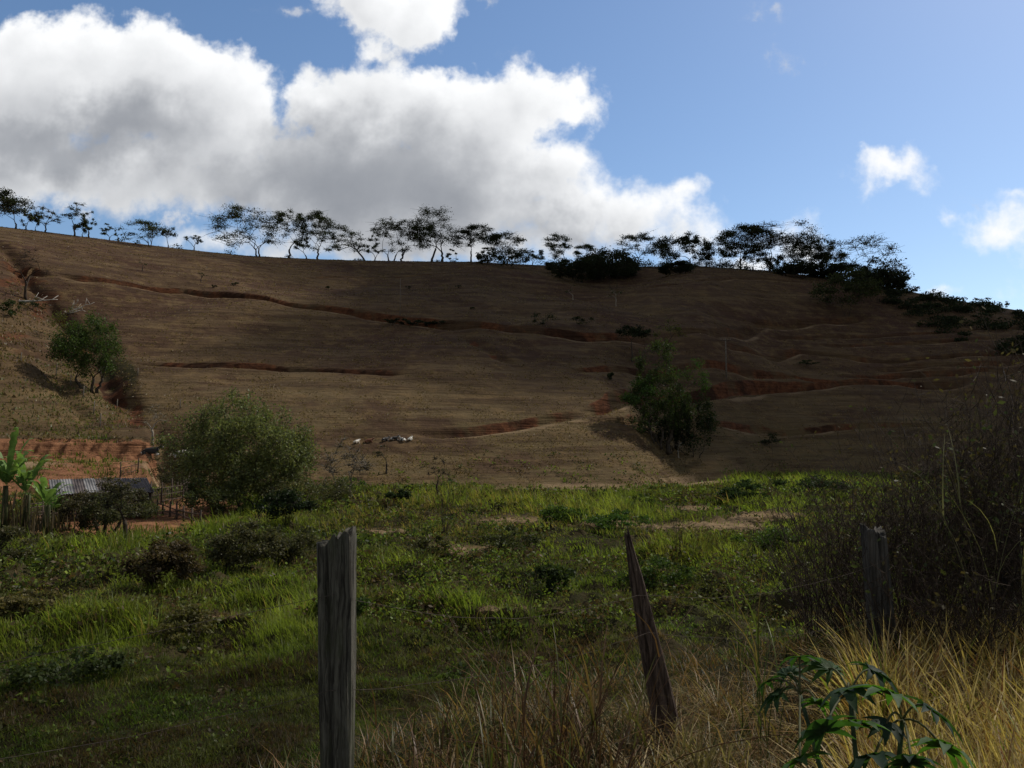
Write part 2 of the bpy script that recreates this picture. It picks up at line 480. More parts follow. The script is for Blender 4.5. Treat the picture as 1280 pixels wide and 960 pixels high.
class MB:
    """collects tubes, boxes and plates into one mesh"""
    def __init__(s): s.V = []; s.F = {}; s.n = 0; s.C = []
    def add(s, V, F, col=(1, 1, 1)):
        V = np.asarray(V, float)
        for f in F: s.F.setdefault(len(f), []).append([i + s.n for i in f])
        s.V.append(V); s.C.append(np.tile(np.array(col, float), (len(V), 1))); s.n += len(V)
    def tube(s, P, R, sides=5, col=(1, 1, 1), cap=True):
        P = np.asarray(P, float); n = len(P)
        R = np.broadcast_to(np.asarray(R, float), (n,))
        T = np.gradient(P, axis=0); T /= np.linalg.norm(T, axis=1)[:, None] + 1e-9
        ref = np.array([0.31, 0.17, 0.93]) if abs(T[0][2]) < 0.9 else np.array([1.0, 0.1, 0])
        A = np.cross(T, ref); A /= np.linalg.norm(A, axis=1)[:, None] + 1e-9
        B = np.cross(T, A)
        an = np.linspace(0, 2 * math.pi, sides, endpoint=False)
        V = (P[:, None] + R[:, None, None] * (np.cos(an)[None, :, None] * A[:, None] + np.sin(an)[None, :, None] * B[:, None])).reshape(-1, 3)
        b = s.n
        i = np.arange(n - 1)[:, None] * sides; j = np.arange(sides)[None]; k = (j + 1) % sides
        q = np.stack([i + j, i + k, i + sides + k, i + sides + j], -1).reshape(-1, 4) + b
        s.F.setdefault(4, []).extend(q.tolist())
        if cap:
            s.F.setdefault(sides, []).append([b + (n - 1) * sides + x for x in range(sides)])
            s.F.setdefault(sides, []).append([b + x for x in reversed(range(sides))])
        s.V.append(V); s.C.append(np.tile(np.array(col, float), (len(V), 1))); s.n += len(V)
    def box(s, c, size, rz=0.0, tilt=None, jit=0.0, rg=None):
        v = np.array([[x, y, z] for x in (-.5, .5) for y in (-.5, .5) for z in (-.5, .5)]) * np.array(size)
        if jit and rg is not None: v += rg.normal(0, jit, v.shape)
        M = Matrix.Rotation(rz, 3, 'Z')
        if tilt is not None: M = M @ tilt
        v = v @ np.array(M).T + np.array(c)
        s.add(v, [(0, 1, 3, 2), (4, 6, 7, 5), (0, 4, 5, 1), (2, 3, 7, 6), (0, 2, 6, 4), (1, 5, 7, 3)])
    def mesh(s, name, smooth=False):
        return np_mesh(name, np.concatenate(s.V), [np.array(f) for f in s.F.values()], np.concatenate(s.C), smooth)
    def build(s, name, mat, parent=None, smooth=False):
        return link(name, s.mesh(name, smooth), mat, parent)

# ------------------------------------------------------------------ materials
def new_mat(name):
    m = bpy.data.materials.new(name); m.use_nodes = True
    nt = NT(m.node_tree); nt.n.clear()
    out = nt.new('ShaderNodeOutputMaterial')
    return m, nt, out

def attr(nt, name, out='Color'):
    a = nt.new('ShaderNodeAttribute'); a.attribute_name = name
    return a.outputs[out]

def leaf_mat(name, trans=0.4, gloss=0.05, tint=(1, 1, 1), vary=0.35, ns=3.0):
    m, nt, out = new_mat(name)
    c = attr(nt, 'Col')
    tc = nt.new('ShaderNodeTexCoord')
    n = nt.noise(tc.outputs['Object'], ns, 3, 0.6)
    k = nt.ramp(n, 0.3, 0.7, 1 - vary, 1 + vary)
    c = nt.v('MULTIPLY', nt.scale(c, k), tint)
    df = nt.new('ShaderNodeBsdfDiffuse'); nt.l.new(c, df.inputs[0])
    tr = nt.new('ShaderNodeBsdfTranslucent'); nt.l.new(nt.v('MULTIPLY', c, (1.15, 1.2, 0.6)), tr.inputs[0])
    mx = nt.new('ShaderNodeMixShader'); mx.inputs[0].default_value = trans
    nt.l.new(df.outputs[0], mx.inputs[1]); nt.l.new(tr.outputs[0], mx.inputs[2])
    gl = nt.new('ShaderNodeBsdfGlossy'); gl.inputs['Roughness'].default_value = 0.45
    gl.inputs[0].default_value = (0.8, 0.8, 0.8, 1)
    m2 = nt.new('ShaderNodeMixShader'); m2.inputs[0].default_value = gloss
    nt.l.new(mx.outputs[0], m2.inputs[1]); nt.l.new(gl.outputs[0], m2.inputs[2])
    nt.l.new(m2.outputs[0], out.inputs[0])
    return m

def solid_mat(name, c1, c2, scale=8.0, stretch=(1, 1, 1), bump=0.3, rough=0.9, bscale=None, dist=0.02, lo=.35, hi=.65, third=None):
    m, nt, out = new_mat(name)
    tc = nt.new('ShaderNodeTexCoord')
    P = nt.v('MULTIPLY', tc.outputs['Object'], stretch)
    n = nt.noise(P, scale, 6, 0.65)
    c = nt.mix(nt.ramp(n, lo, hi), c1, c2)
    if third:
        c = nt.mix(nt.ramp(nt.noise(tc.outputs['Object'], scale * .35, 4, .6), .52, .66), c, third)
    b = nt.new('ShaderNodeBsdfPrincipled'); nt.l.new(c, b.inputs['Base Color'])
    b.inputs['Roughness'].default_value = rough
    b.inputs['Specular IOR Level'].default_value = 0.2
    bp = nt.new('ShaderNodeBump'); bp.inputs['Strength'].default_value = bump; bp.inputs['Distance'].default_value = dist
    nt.l.new(nt.noise(P, bscale or scale * 2, 6, 0.7), bp.inputs['Height'])
    nt.l.new(bp.outputs[0], b.inputs['Normal'])
    nt.l.new(b.outputs[0], out.inputs[0])
    return m

def ground_mat():
    m, nt, out = new_mat('dry pasture, soil and turf')
    tc = nt.new('ShaderNodeTexCoord'); P = tc.outputs['Object']
    mk = nt.new('ShaderNodeSeparateColor'); nt.l.new(attr(nt, 'mask'), mk.inputs[0])
    soil, dust, green = mk.outputs[0], mk.outputs[1], mk.outputs[2]
    nA = nt.noise(P, 0.035, 4, 0.55)
    nB = nt.noise(P, 0.35, 6, 0.65)
    nC = nt.noise(P, 2.2, 5, 0.7)
    # little contour tracks worn by the cattle follow the height
    st = nt.noise(nt.v('MULTIPLY', P, (0.11, 0.11, 1.9)), 1.0, 5, 0.65, dist=0.3)
    dry = nt.mix(nt.ramp(nA, 0.35, 0.65), (0.072, 0.040, 0.028), (0.108, 0.072, 0.040))
    sz = nt.new('ShaderNodeSeparateXYZ'); nt.l.new(P, sz.inputs[0])
    low = nt.ramp(nt.m('ADD', sz.outputs[2], nt.m('MULTIPLY', nA, 30.0)), 18.0, 40.0, 0.75, 0.0)
    dry = nt.mix(low, dry, (0.128, 0.098, 0.047))
    dry = nt.mix(nt.ramp(nt.noise(P, 0.06, 5, 0.6), 0.52, 0.62, 0, 0.8), dry, (0.065, 0.037, 0.024))
    dry = nt.mix(nt.ramp(nB, 0.44, 0.72), dry, (0.155, 0.104, 0.050))
    dry = nt.mix(nt.ramp(st, 0.50, 0.66, 0, 0.6), dry, (0.060, 0.036, 0.022))
    s2 = nt.noise(nt.v('MULTIPLY', P, (0.045, 0.045, 0.75)), 1.0, 4, 0.6, dist=0.2)
    dry = nt.mix(nt.ramp(s2, 0.52, 0.62, 0, 0.55), dry, (0.052, 0.032, 0.021))
    dry = nt.mix(nt.ramp(s2, 0.44, 0.36, 0, 0.4), dry, (0.165, 0.120, 0.066))
    dry = nt.mix(nt.ramp(nC, 0.56, 0.72, 0, 0.7), dry, (0.065, 0.050, 0.027))
    dry = nt.mix(nt.ramp(nC, 0.42, 0.26, 0, 0.6), dry, (0.20, 0.145, 0.080))
    red = nt.mix(nt.ramp(nt.noise(P, 0.9, 5, 0.7), 0.3, 0.7), (0.060, 0.026, 0.016), (0.16, 0.066, 0.032))
    red = nt.mix(nt.ramp(nt.noise(P, 0.11, 4, 0.6), 0.50, 0.60, 0, 0.85), red, (0.034, 0.019, 0.013))  # bare soil darkened on the far scarps, their shade put into the colour
    near = nt.ramp(nt.v('LENGTH', P), 106.0, 110.0)
    red = nt.mix(near, nt.mix(nt.ramp(nt.noise(P, 0.9, 5, 0.7), 0.3, 0.7), (0.13, 0.058, 0.031), (0.31, 0.155, 0.082)), red)
    tan = nt.mix(nB, (0.20, 0.135, 0.08), (0.33, 0.24, 0.145))
    turf = nt.mix(nt.ramp(nt.noise(P, 0.8, 6, 0.7), 0.35, 0.65), (0.022, 0.023, 0.009), (0.050, 0.040, 0.020))
    dn = nt.ramp(nt.m('ADD', green, nt.m('MULTIPLY', nt.m('SUBTRACT', nB, 0.5), 0.6)), 0.35, 0.65)
    c = nt.mix(dn, dry, turf)
    c = nt.mix(dust, c, tan)
    c = nt.mix(nt.ramp(nt.m('ADD', soil, nt.m('MULTIPLY', nt.m('SUBTRACT', nB, 0.5), 1.5)), 0.35, 0.9), c, red)
    df = nt.new('ShaderNodeBsdfPrincipled'); nt.l.new(c, df.inputs['Base Color'])
    df.inputs['Roughness'].default_value = 1.0; df.inputs['Specular IOR Level'].default_value = 0.05
    hh = nt.m('MULTIPLY_ADD', nC, 0.10, nt.m('MULTIPLY', nB, 0.45))
    hh = nt.m('MULTIPLY_ADD', nt.m('MULTIPLY', st, nt.m('SUBTRACT', 1.0, nt.m('MINIMUM', green, 1.0))), 0.55, hh)
    hh = nt.m('MULTIPLY_ADD', nt.noise(P, 9.0, 3, 0.6), 0.05, hh)
    hh = nt.m('MULTIPLY_ADD', nt.m('MULTIPLY', s2, nt.m('SUBTRACT', 1.0, nt.m('MINIMUM', green, 1.0))), 0.9, hh)
    bp = nt.new('ShaderNodeBump'); bp.inputs['Strength'].default_value = 0.9; bp.inputs['Distance'].default_value = 1.0
    nt.l.new(hh, bp.inputs['Height']); nt.l.new(bp.outputs[0], df.inputs['Normal'])
    nt.l.new(df.outputs[0], out.inputs[0])
    return m

M_GROUND = ground_mat()
M_LEAF = leaf_mat('foliage', 0.35, 0.012)
M_GRASS = leaf_mat('grass blades', 0.55, 0.012, vary=0.25, ns=0.6)
M_STRAW = leaf_mat('dry grass blades', 0.40, 0.02, vary=0.2, ns=2.0)
M_BARK = solid_mat('bark', (0.028, 0.022, 0.017), (0.085, 0.068, 0.053), 5, (1, 1, .3), .6)
M_PALEBARK = solid_mat('pale bark', (0.20, 0.17, 0.13), (0.36, 0.32, 0.26), 5, (1, 1, .3), .5)
M_TWIG = solid_mat('twigs', (0.024, 0.017, 0.013), (0.070, 0.050, 0.036), 9, (1, 1, .4), .3)

# ------------------------------------------------------------------ clouds added overhead, out of view, to shade the valley
def shade_cloud(name, label, c, rad, dens, seed):
    bm_v = []
    n_u, n_v = 48, 26
    rg = rng_(seed)
    for j in range(n_v + 1):
        ph = math.pi * j / n_v
        for i in range(n_u):
            a = 2 * math.pi * i / n_u
            d = Vector((math.sin(ph) * math.cos(a), math.sin(ph) * math.sin(a), math.cos(ph)))
            k = 1 + 0.45 * mnoise.noise(d * 1.6 + Vector((seed, 0, 0))) + 0.28 * mnoise.noise(d * 4.1 + Vector((0, seed, 0))) + .1 * mnoise.noise(d * 9)
            bm_v.append((d.x * rad[0] * k, d.y * rad[1] * k, d.z * rad[2] * k))
    F = [[j * n_u + i, (j + 1) * n_u + i, (j + 1) * n_u + (i + 1) % n_u, j * n_u + (i + 1) % n_u] for j in range(n_v) for i in range(n_u)]
    me = np_mesh(name, np.array(bm_v), np.array(F), smooth=True)
    m, nt, out = new_mat('cloud vapour')
    v = nt.new('ShaderNodeVolumePrincipled')
    v.inputs['Color'].default_value = (0.95, 0.96, 1, 1); v.inputs['Density'].default_value = dens; v.inputs['Anisotropy'].default_value = 0.3
    nt.l.new(v.outputs[0], out.inputs['Volume'])
    o = link(name, me, m, loc=c)
    tag(o, label, None, None, 'structure')
    return o
def shade_cloud_over(px, py, L, rad, dens, seed, rz=0):
    g = ground_at(px, py, 8)
    o = shade_cloud('shade_cloud', 'unseen vapour mass added to shade the valley', g + SUN * L, rad, dens, seed)
    o.rotation_euler = (0, 0, rz)
    return o
# px, py of the shaded ground, distance along the sun's direction, half sizes, density, seed, turn
SHADE_CLOUDS = [(960, 385, 640, (155, 66, 36), .08, 3, -.1), (520, 345, 560, (85, 26, 15), .03, 8, 0), (1120, 560, 520, (46, 40, 20), .06, 11, 0),
          (470, 925, 300, (15, 6, 6), .05, 5, 0)]

# ------------------------------------------------------------------ terrain mesh
BARE_DRY = [(880, 660, 90, 10), (760, 656, 60, 7), (650, 652, 60, 6), (575, 688, 60, 8), (950, 646, 60, 8), (700, 610, 110, 6), (860, 602, 60, 8), (860, 636, 50, 5), (480, 664, 40, 5), (250, 772, 60, 7), (640, 762, 60, 6)]
BARE = BARE_DRY + [(150, 652, 120, 18), (225, 640, 80, 22), (30, 670, 70, 10)]
def terrain():
    th_f = np.linspace(-0.66, 0.66, 820)
    th_o = np.concatenate([np.linspace(-math.pi, -0.67, 90), th_f, np.linspace(0.67, math.pi, 90)])
    rs = [0.4]
    while rs[-1] < 9: rs.append(rs[-1] * 1.045)
    while rs[-1] < 88: rs.append(rs[-1] + 0.05 + rs[-1] * 0.0048)
    while rs[-1] < 300: rs.append(rs[-1] + (0.36 if rs[-1] < 125 else 0.5))
    while rs[-1] < 9000: rs.append(rs[-1] * 1.06)
    rs = np.array(rs)
    T, R = np.meshgrid(th_o, rs)
    X = R * np.sin(T); Y = R * np.cos(T)
    h, soil, dust, yard, bank = height(X, Y, True)
    px, py = to_px(X, Y, h)
    rb = np.interp(T, _tt, _rb)
    green = sstep(10, -3, R - rb + 34 * (fbm(X, Y, 9, 4, 7, .6) - .5)) * sstep(6, 10, R)
    # bare earth: yard, dug bench and its bank, patches on the spur
    def blob(cx, cy, rx, ry): return np.exp(-(((px - cx) / rx) ** 2 + ((py - cy) / ry) ** 2) ** 1.5)
    nz = fbm(X, Y, 2.2, 4, 55)
    s2 = np.zeros_like(h)
    front = (Y > 0) & (R < 300)
    for b in ((150, 655, 130, 22), (60, 600, 150, 14), (120, 590, 90, 22), (110, 560, 80, 13), (60, 560, 70, 12), (240, 640, 70, 26), (0, 610, 60, 24)):
        s2 = np.maximum(s2, blob(*b))
    # roadside: turf under the dry grass
    green = np.where(bank > .3, .75, green)
    cliff = ((R > 101) & (R < 106.5) & (px < 196) & (Y > 0)) * 1.0
    bench = ((R > 95) & (R < 103.2) & (px < 200) & (Y > 0)) * 1.0
    s2 = np.maximum(s2, cliff * 1.1)
    s2 = np.maximum(s2, 0.75 * blob(150, 500, 14, 40)) ; s2 = np.maximum(s2, 0.8 * blob(170, 520, 12, 30))
    for b in ((20, 352, 46, 9), (50, 385, 14, 22), (60, 372, 20, 10), (15, 420, 30, 7), (180, 560, 14, 12), (150, 480, 22, 8)): s2 = np.maximum(s2, .8 * blob(*b))
    s2 = s2 * front * sstep(0.15, 0.45, nz + 0.25 * s2)
    soil = np.maximum(soil, s2)
    dust = np.maximum(dust, bench * 0.9)
    d2 = np.zeros_like(h)
    for b in BARE_DRY: d2 = np.maximum(d2, blob(*b))
    dust = np.maximum(dust, 0.8 * d2 * front * sstep(.3, .6, nz))
    green = green * (1 - 0.9 * np.clip(d2 * front, 0, 1))
    green = np.maximum(green, 0.9 * blob(150, 470, 26, 26) * front)
    mask = np.stack([soil, dust, np.maximum(green, 0)], -1)
    nr, nc = h.shape
    V = np.stack([X, Y, h], -1).reshape(-1, 3)
    Mk = mask.reshape(-1, 3)
    i = np.arange(nr - 1)[:, None] * nc; j = np.arange(nc - 1)[None]
    F = np.stack([i + j, i + j + 1, i + nc + j + 1, i + nc + j], -1).reshape(-1, 4)
    fr = R[:-1, :-1].reshape(-1); frb = rb[:-1, :-1].reshape(-1); ft = T[:-1, :-1].reshape(-1)
    fy = (yard[:-1, :-1].reshape(-1) > 0.4) & (Y[:-1, :-1].reshape(-1) > 0)
    fb = bank[:-1, :-1].reshape(-1)
    cls = np.where(fr >= frb, 0, 1)
    cls = np.where(fy, 2, cls)
    cls = np.where((fb > 0.5) | (np.abs(ft) > 1.5) & (fr < 60), 3, cls)
    # normals of the whole sheet, so that the pieces shade as one
    dR = np.gradient(V.reshape(nr, nc, 3), axis=0); dT = np.gradient(V.reshape(nr, nc, 3), axis=1)
    N = np.cross(dT, dR); N /= np.linalg.norm(N, axis=2)[..., None] + 1e-12
    N = np.where(N[..., 2:] < 0, -N, N).reshape(-1, 3)
    for c, name in enumerate(('hillside', 'meadow_ground', 'dirt_yard', 'roadside_ground')):
        f = F[cls == c]
        u, inv = np.unique(f, return_inverse=True)
        me = np_mesh(name, V[u], inv.reshape(-1, 4), smooth=True)
        a = me.attributes.new('mask', 'FLOAT_COLOR', 'POINT')
        c4 = np.ones((len(u), 4), np.float32); c4[:, :3] = Mk[u]
        a.data.foreach_set('color', c4.ravel())
        me.normals_split_custom_set_from_vertices(N[u].tolist())
        tag(link(name, me, M_GROUND), kind='structure')
    # centre cap under the camera
terrain()

# clouds: each shades the ground round the given spot
for a in SHADE_CLOUDS: shade_cloud_over(*a)

# ------------------------------------------------------------------ grass
def blades(P, H, W, az, lean, col, tipcol=None, segs=2, seed=0, curl=1.0):
    n = len(P)
    d = np.stack([np.cos(az), np.sin(az), np.zeros(n)], -1)
    side = np.stack([-np.sin(az + 0.6), np.cos(az + 0.6), np.zeros(n)], -1)
    rings = []
    for k in range(segs + 1):
        t = k / segs
        w = W * (1 - t) ** 0.7 if k < segs else W * 0
        up = H * (t - 0.35 * lean * curl * t * t)
        c = P + d * (H * lean * t ** 1.7)[:, None] + np.array([0, 0, 1.0]) * up[:, None]
        if k < segs: rings += [c - side * w[:, None] * .5, c + side * w[:, None] * .5]
        else: rings.append(c)
    V = np.stack(rings, 1); m = V.shape[1]
    b = np.arange(n)[:, None] * m
    Q = [b + np.array([[2 * k, 2 * k + 1, 2 * k + 3, 2 * k + 2]]) for k in range(segs - 1)]
    Tn = b + np.array([[2 * segs - 2, 2 * segs - 1, 2 * segs]])
    F = ([np.concatenate(Q)] if Q else []) + [Tn]
    tipcol = col if tipcol is None else tipcol
    C = np.stack([col * (1 - min(1, (i // 2) / segs)) + tipcol * min(1, (i // 2) / segs) for i in range(m)], 1)
    return V.reshape(-1, 3), F, C.reshape(-1, 3)

def blade_obj(name, parts, mat, label=None, cat=None, kind=None):
    V = []; C = []; FF = {}; off = 0
    for v, F, c in parts:
        for f in F: FF.setdefault(f.shape[1], []).append(f + off)
        V.append(v); C.append(c); off += len(v)
    me = np_mesh(name, np.concatenate(V), [np.concatenate(f) for f in FF.values()], np.concatenate(C))
    return tag(link(name, me, mat), label, cat, None, kind)

PAL = {'green': (0.088, 0.132, 0.026), 'bright': (0.160, 0.215, 0.040), 'olive': (0.098, 0.108, 0.032), 'brown': (0.095, 0.066, 0.036),
       'straw': (0.26, 0.20, 0.085), 'yellow': (0.20, 0.185, 0.045), 'dark': (0.030, 0.045, 0.014), 'tan': (0.22, 0.155, 0.085)}
PAL = {k: np.array(v) for k, v in PAL.items()}

def meadow():
    rg = rng_(3)
    n = 106000                                            # tufts
    th = rg.uniform(-0.76, 0.80, n)
    r = np.exp(rg.uniform(math.log(5.0), math.log(152), n))
    X = r * np.sin(th); Y = r * np.cos(th)
    h, soil, dust, yard, bank = height(X, Y, True)
    rb = np.interp(th, _tt, _rb)
    px, py = to_px(X, Y, h)
    big = fbm(X, Y, 7.0, 3, 201); mid = fbm(X, Y, 2.4, 3, 203); sm = fbm(X, Y, 0.9, 2, 207)
    ok = (r < rb + 2 - 34 * (fbm(X, Y, 9, 4, 7, .6) - .5) + 5 * rg.random(n)) & (bank < 0.75)
    dens = np.ones(n)
    def blob(cx, cy, rx, ry): return np.exp(-(((px - cx) / rx) ** 2 + ((py - cy) / ry) ** 2) ** 1.5)
    bare = np.zeros(n)
    for b in BARE: bare = np.maximum(bare, blob(*b))
    ok &= rg.random(n) > 0.93 * sstep(0.3, 0.7, bare + (mid - .5) * .5)
    short = sstep(760, 850, py + 90 * (big - .5) + 25 * (px > 900) - 50 * sstep(480, 330, px))       # short dull grass in front
    short = np.maximum(short, 0.85 * blob(780, 800, 120, 60)); short = np.maximum(short, blob(900, 780, 120, 45))
    short = np.maximum(short, 0.8 * blob(520, 850, 150, 40)); short = np.maximum(short, 0.9*blob(560, 800, 60, 22))
    Z0 = np.where(r < 10, h, h)
    base = np.stack([X, Y, Z0 - 0.03], -1)
    # height and colour by zone
    tall = sstep(0.42, 0.62, mid)
    ht = (0.11 + 0.26 * tall) * (1 - 0.68 * short) * rg.uniform(.7, 1.25, n)
    ht = ht * (1 + 0.7 * sstep(30, 70, r))
    reeds = np.maximum.reduce([blob(120, 690, 130, 20), blob(330, 665, 130, 16) * .8, blob(760, 640, 110, 18), blob(560, 625, 120, 14) * .7, blob(1000, 600, 120, 16), blob(640, 632, 70, 10), blob(900, 692, 130, 18), blob(710, 690, 60, 14), blob(500, 705, 60, 14), blob(170, 785, 150, 22) * .8, blob(360, 765, 70, 20) * .7, blob(560, 760, 70, 16) * .6, blob(960, 640, 60, 12)])
    ht = ht * (1 + 1.5 * reeds)
    w = rg.random(n)
    c = np.zeros((n, 3))
    g = sstep(0.34, 0.6, big + 0.35 * (sm - .5))
    c = PAL['olive'] * (1 - g)[:, None] + PAL['green'] * g[:, None]
    br = np.maximum.reduce([blob(180, 780, 280, 80), blob(960, 705, 170, 40), blob(730, 640, 110, 20), blob(420, 720, 300, 30) * .7, blob(300, 655, 120, 14), blob(600, 740, 130, 35) * .8, blob(1000, 660, 90, 20), reeds])
    k = np.clip(br * (0.35 + mid), 0, 1) * (1 - short)
    c = c * (1 - k)[:, None] + PAL['bright'] * k[:, None]
    yl = np.maximum.reduce([blob(560, 650, 200, 34), blob(80, 745, 120, 14), blob(240, 775, 90, 14), blob(480, 655, 60, 30), blob(840, 690, 60, 30) * .4])
    k = np.clip(yl * sstep(0.45, 0.6, sm * .5 + w * .5), 0, 1)
    tgt = np.where((w * 7 % 1 < .5)[:, None], PAL['yellow'], PAL['tan'])
    c = c * (1 - k)[:, None] + tgt * k[:, None]
    k = np.clip(short * 0.45 + sstep(.60, .72, fbm(X, Y, 4, 3, 219)) * .7, 0, 1) * sstep(.25, .7, rg.random(n))
    c = c * (1 - k)[:, None] + PAL['brown'] * k[:, None] * 0.85
    k = sstep(.93, .99, rg.random(n)); c = c * (1 - k)[:, None] + PAL['straw'] * k[:, None]
    idx = np.nonzero(ok)[0]
    nb = 7
    I = np.repeat(idx, nb); N = len(I)
    sp = 0.05 + 0.0035 * r[I] * 2.0
    a0 = rg.uniform(0, 2 * math.pi, N)
    off = np.abs(rg.normal(0, 1, N)) * sp
    P = base[I] + np.stack([np.cos(a0) * off, np.sin(a0) * off, np.zeros(N)], -1)
    Hh = ht[I] * rg.uniform(.45, 1.15, N)
    W = np.maximum(0.007, r[I] * 0.00105) * rg.uniform(.7, 1.5, N)
    W = np.minimum(W, Hh * .45)
    lean = rg.uniform(0.15, 0.95, N)
    col = c[I] * rg.uniform(.65, 1.35, N)[:, None]
    az = a0 + rg.normal(0, .5, N)
    near = r[I] < 30
    tip = col * np.array([1.25, 1.15, 1.0])
    pr = []
    for m, sg in ((near, 3), (~near, 2)):
        if m.any(): pr.append(blades(P[m], Hh[m], W[m], az[m], lean[m], col[m], tip[m], sg))
    # the close grazed turf nearest the road
    n = 75000
    th = rg.uniform(-0.66, 0.5, n); r = np.exp(rg.uniform(math.log(5.5), math.log(34), n))
    X = r * np.sin(th); Y = r * np.cos(th)
    h, soil, dust, yard, bank = height(X, Y, True)
    q = fbm(X, Y, 2.0, 4, 221); q2 = fbm(X, Y, .6, 2, 223)
    idx = np.nonzero((bank < .9) & (q2 + .2 * rg.random(n) > .48))[0]
    I = np.repeat(idx, 5); N = len(I)
    c = np.where((q > .61)[:, None], PAL['brown'] * 1.1, np.where((q > .46)[:, None], PAL['olive'] * 1.3, PAL['green'] * 1.15)) * rg.uniform(.6, 1.3, n)[:, None]
    P = np.stack([X[I] + rg.normal(0, .05, N), Y[I] + rg.normal(0, .05, N), h[I] - .01], -1)
    pr.append(blades(P, (.05 + .10 * q[I]) * rg.uniform(.6, 1.6, N), np.maximum(.005, r[I] * .0009) * rg.uniform(.7, 1.6, N), rg.uniform(0, 6.28, N), rg.uniform(.2, 1.3, N), c[I] * rg.uniform(.7, 1.4, N)[:, None], None, 2))
    blade_obj('meadow_grass', pr, M_GRASS, 'green and olive wild grass covering the valley meadow', 'grass', 'stuff')
meadow()

def leaf_quads(C, size, rg, col, flat=0.0, aspect=1.7, vary=0.3):
    n = len(C)
    a = rg.normal(0, 1, (n, 3)); a[:, 2] *= (1 - flat * .6); a /= np.linalg.norm(a, axis=1)[:, None]
    b = rg.normal(0, 1, (n, 3)); b[:, 2] *= (1 - flat); b -= a * (a * b).sum(1)[:, None]
    b /= np.linalg.norm(b, axis=1)[:, None] + 1e-9
    s = size * rg.uniform(.55, 1.4, n)[:, None]
    a = a * s * .5; b = b * s * .5 / aspect
    V = np.stack([C - a, C + b * 1.0 - a * .1, C + a, C - b * 1.0 + a * .1], 1).reshape(-1, 3)
    F = np.arange(n * 4).reshape(-1, 4)
    k = rg.uniform(1 - vary, 1 + vary, (n, 1)); h = rg.normal(0, .06, (n, 1))
    cc = np.clip(np.array(col) * k * np.concatenate([1 + h, np.ones((n, 1)), 1 - h], 1), 0, 1)
    return V, F, np.repeat(cc, 4, 0)

def meadow_weeds():
    """broad leaved herbs in patches among the grass"""
    rg = rng_(14)
    n = 40000
    th = rg.uniform(-0.76, 0.80, n); r = np.exp(rg.uniform(math.log(9), math.log(150), n))
    X = r * np.sin(th); Y = r * np.cos(th)
    h, soil, dust, yard, bank = height(X, Y, True)
    rb = np.interp(th, _tt, _rb); px, py = to_px(X, Y, h)
    a = fbm(X, Y, 3.0, 3, 401); b = fbm(X, Y, 9.0, 3, 403)
    bare = np.zeros(n)
    for q in BARE: bare = np.maximum(bare, np.exp(-(((px - q[0]) / q[2]) ** 2 + ((py - q[1]) / q[3]) ** 2) ** 1.5))
    ok = (r < rb + 6 - 34 * (fbm(X, Y, 9, 4, 7, .6) - .5) + 12 * rg.random(n)) & (bank < .2) & (yard < .4) & (dust < .4) & (rg.random(n) > 1.2 * bare) & ~((px < 215) & (r > 84)) & (a > .40 + .12 * rg.random(n)) & ((py < 800) | (rg.random(n) < .3))
    i = np.nonzero(ok)[0]; m = 11; I = np.repeat(i, m); N = len(I)
    R = .12 + .004 * r[I]; H = .30 * (1 + .012 * r[I]) * (py[I] < 800) + .10
    d = rg.normal(0, 1, (N, 3)); d /= np.linalg.norm(d, axis=1)[:, None]; d *= rg.random((N, 1)) ** .4; d[:, 2] = np.abs(d[:, 2])
    C = np.stack([X[I], Y[I], h[I]], -1) + d * np.stack([R * 1.6, R * 1.6, H], -1)
    pal = np.array([PAL['green'] * 1.05, PAL['olive'] * 1.1, PAL['dark'] * 1.3, PAL['bright'], PAL['brown'], PAL['olive'] * .8])
    k = np.clip((b * 9 + rg.normal(0, 1.1, n)).astype(int) - 1, 0, 5)
    rr = r[I]; V = []; F = []; Cc = []; off = 0
    for q in range(6):
        for lo, hi in ((0, 16), (16, 30), (30, 55), (55, 200)):
            s_ = (k[I] == q) & (rr >= lo) & (rr < hi)
            if not s_.any(): continue
            v, f, c = leaf_quads(C[s_], .028 + .0036 * rr[s_].mean(), rg, pal[q], .2, 1.8)
            V.append(v); F.append(f + off); Cc.append(c); off += len(v)
    blade = np_mesh('meadow_weeds', np.concatenate(V), [np.concatenate(F)], np.concatenate(Cc))
    tag(link('meadow_weeds', blade, M_LEAF), 'patches of leafy green and brown weeds over the meadow', 'weeds', None, 'stuff')
meadow_weeds()

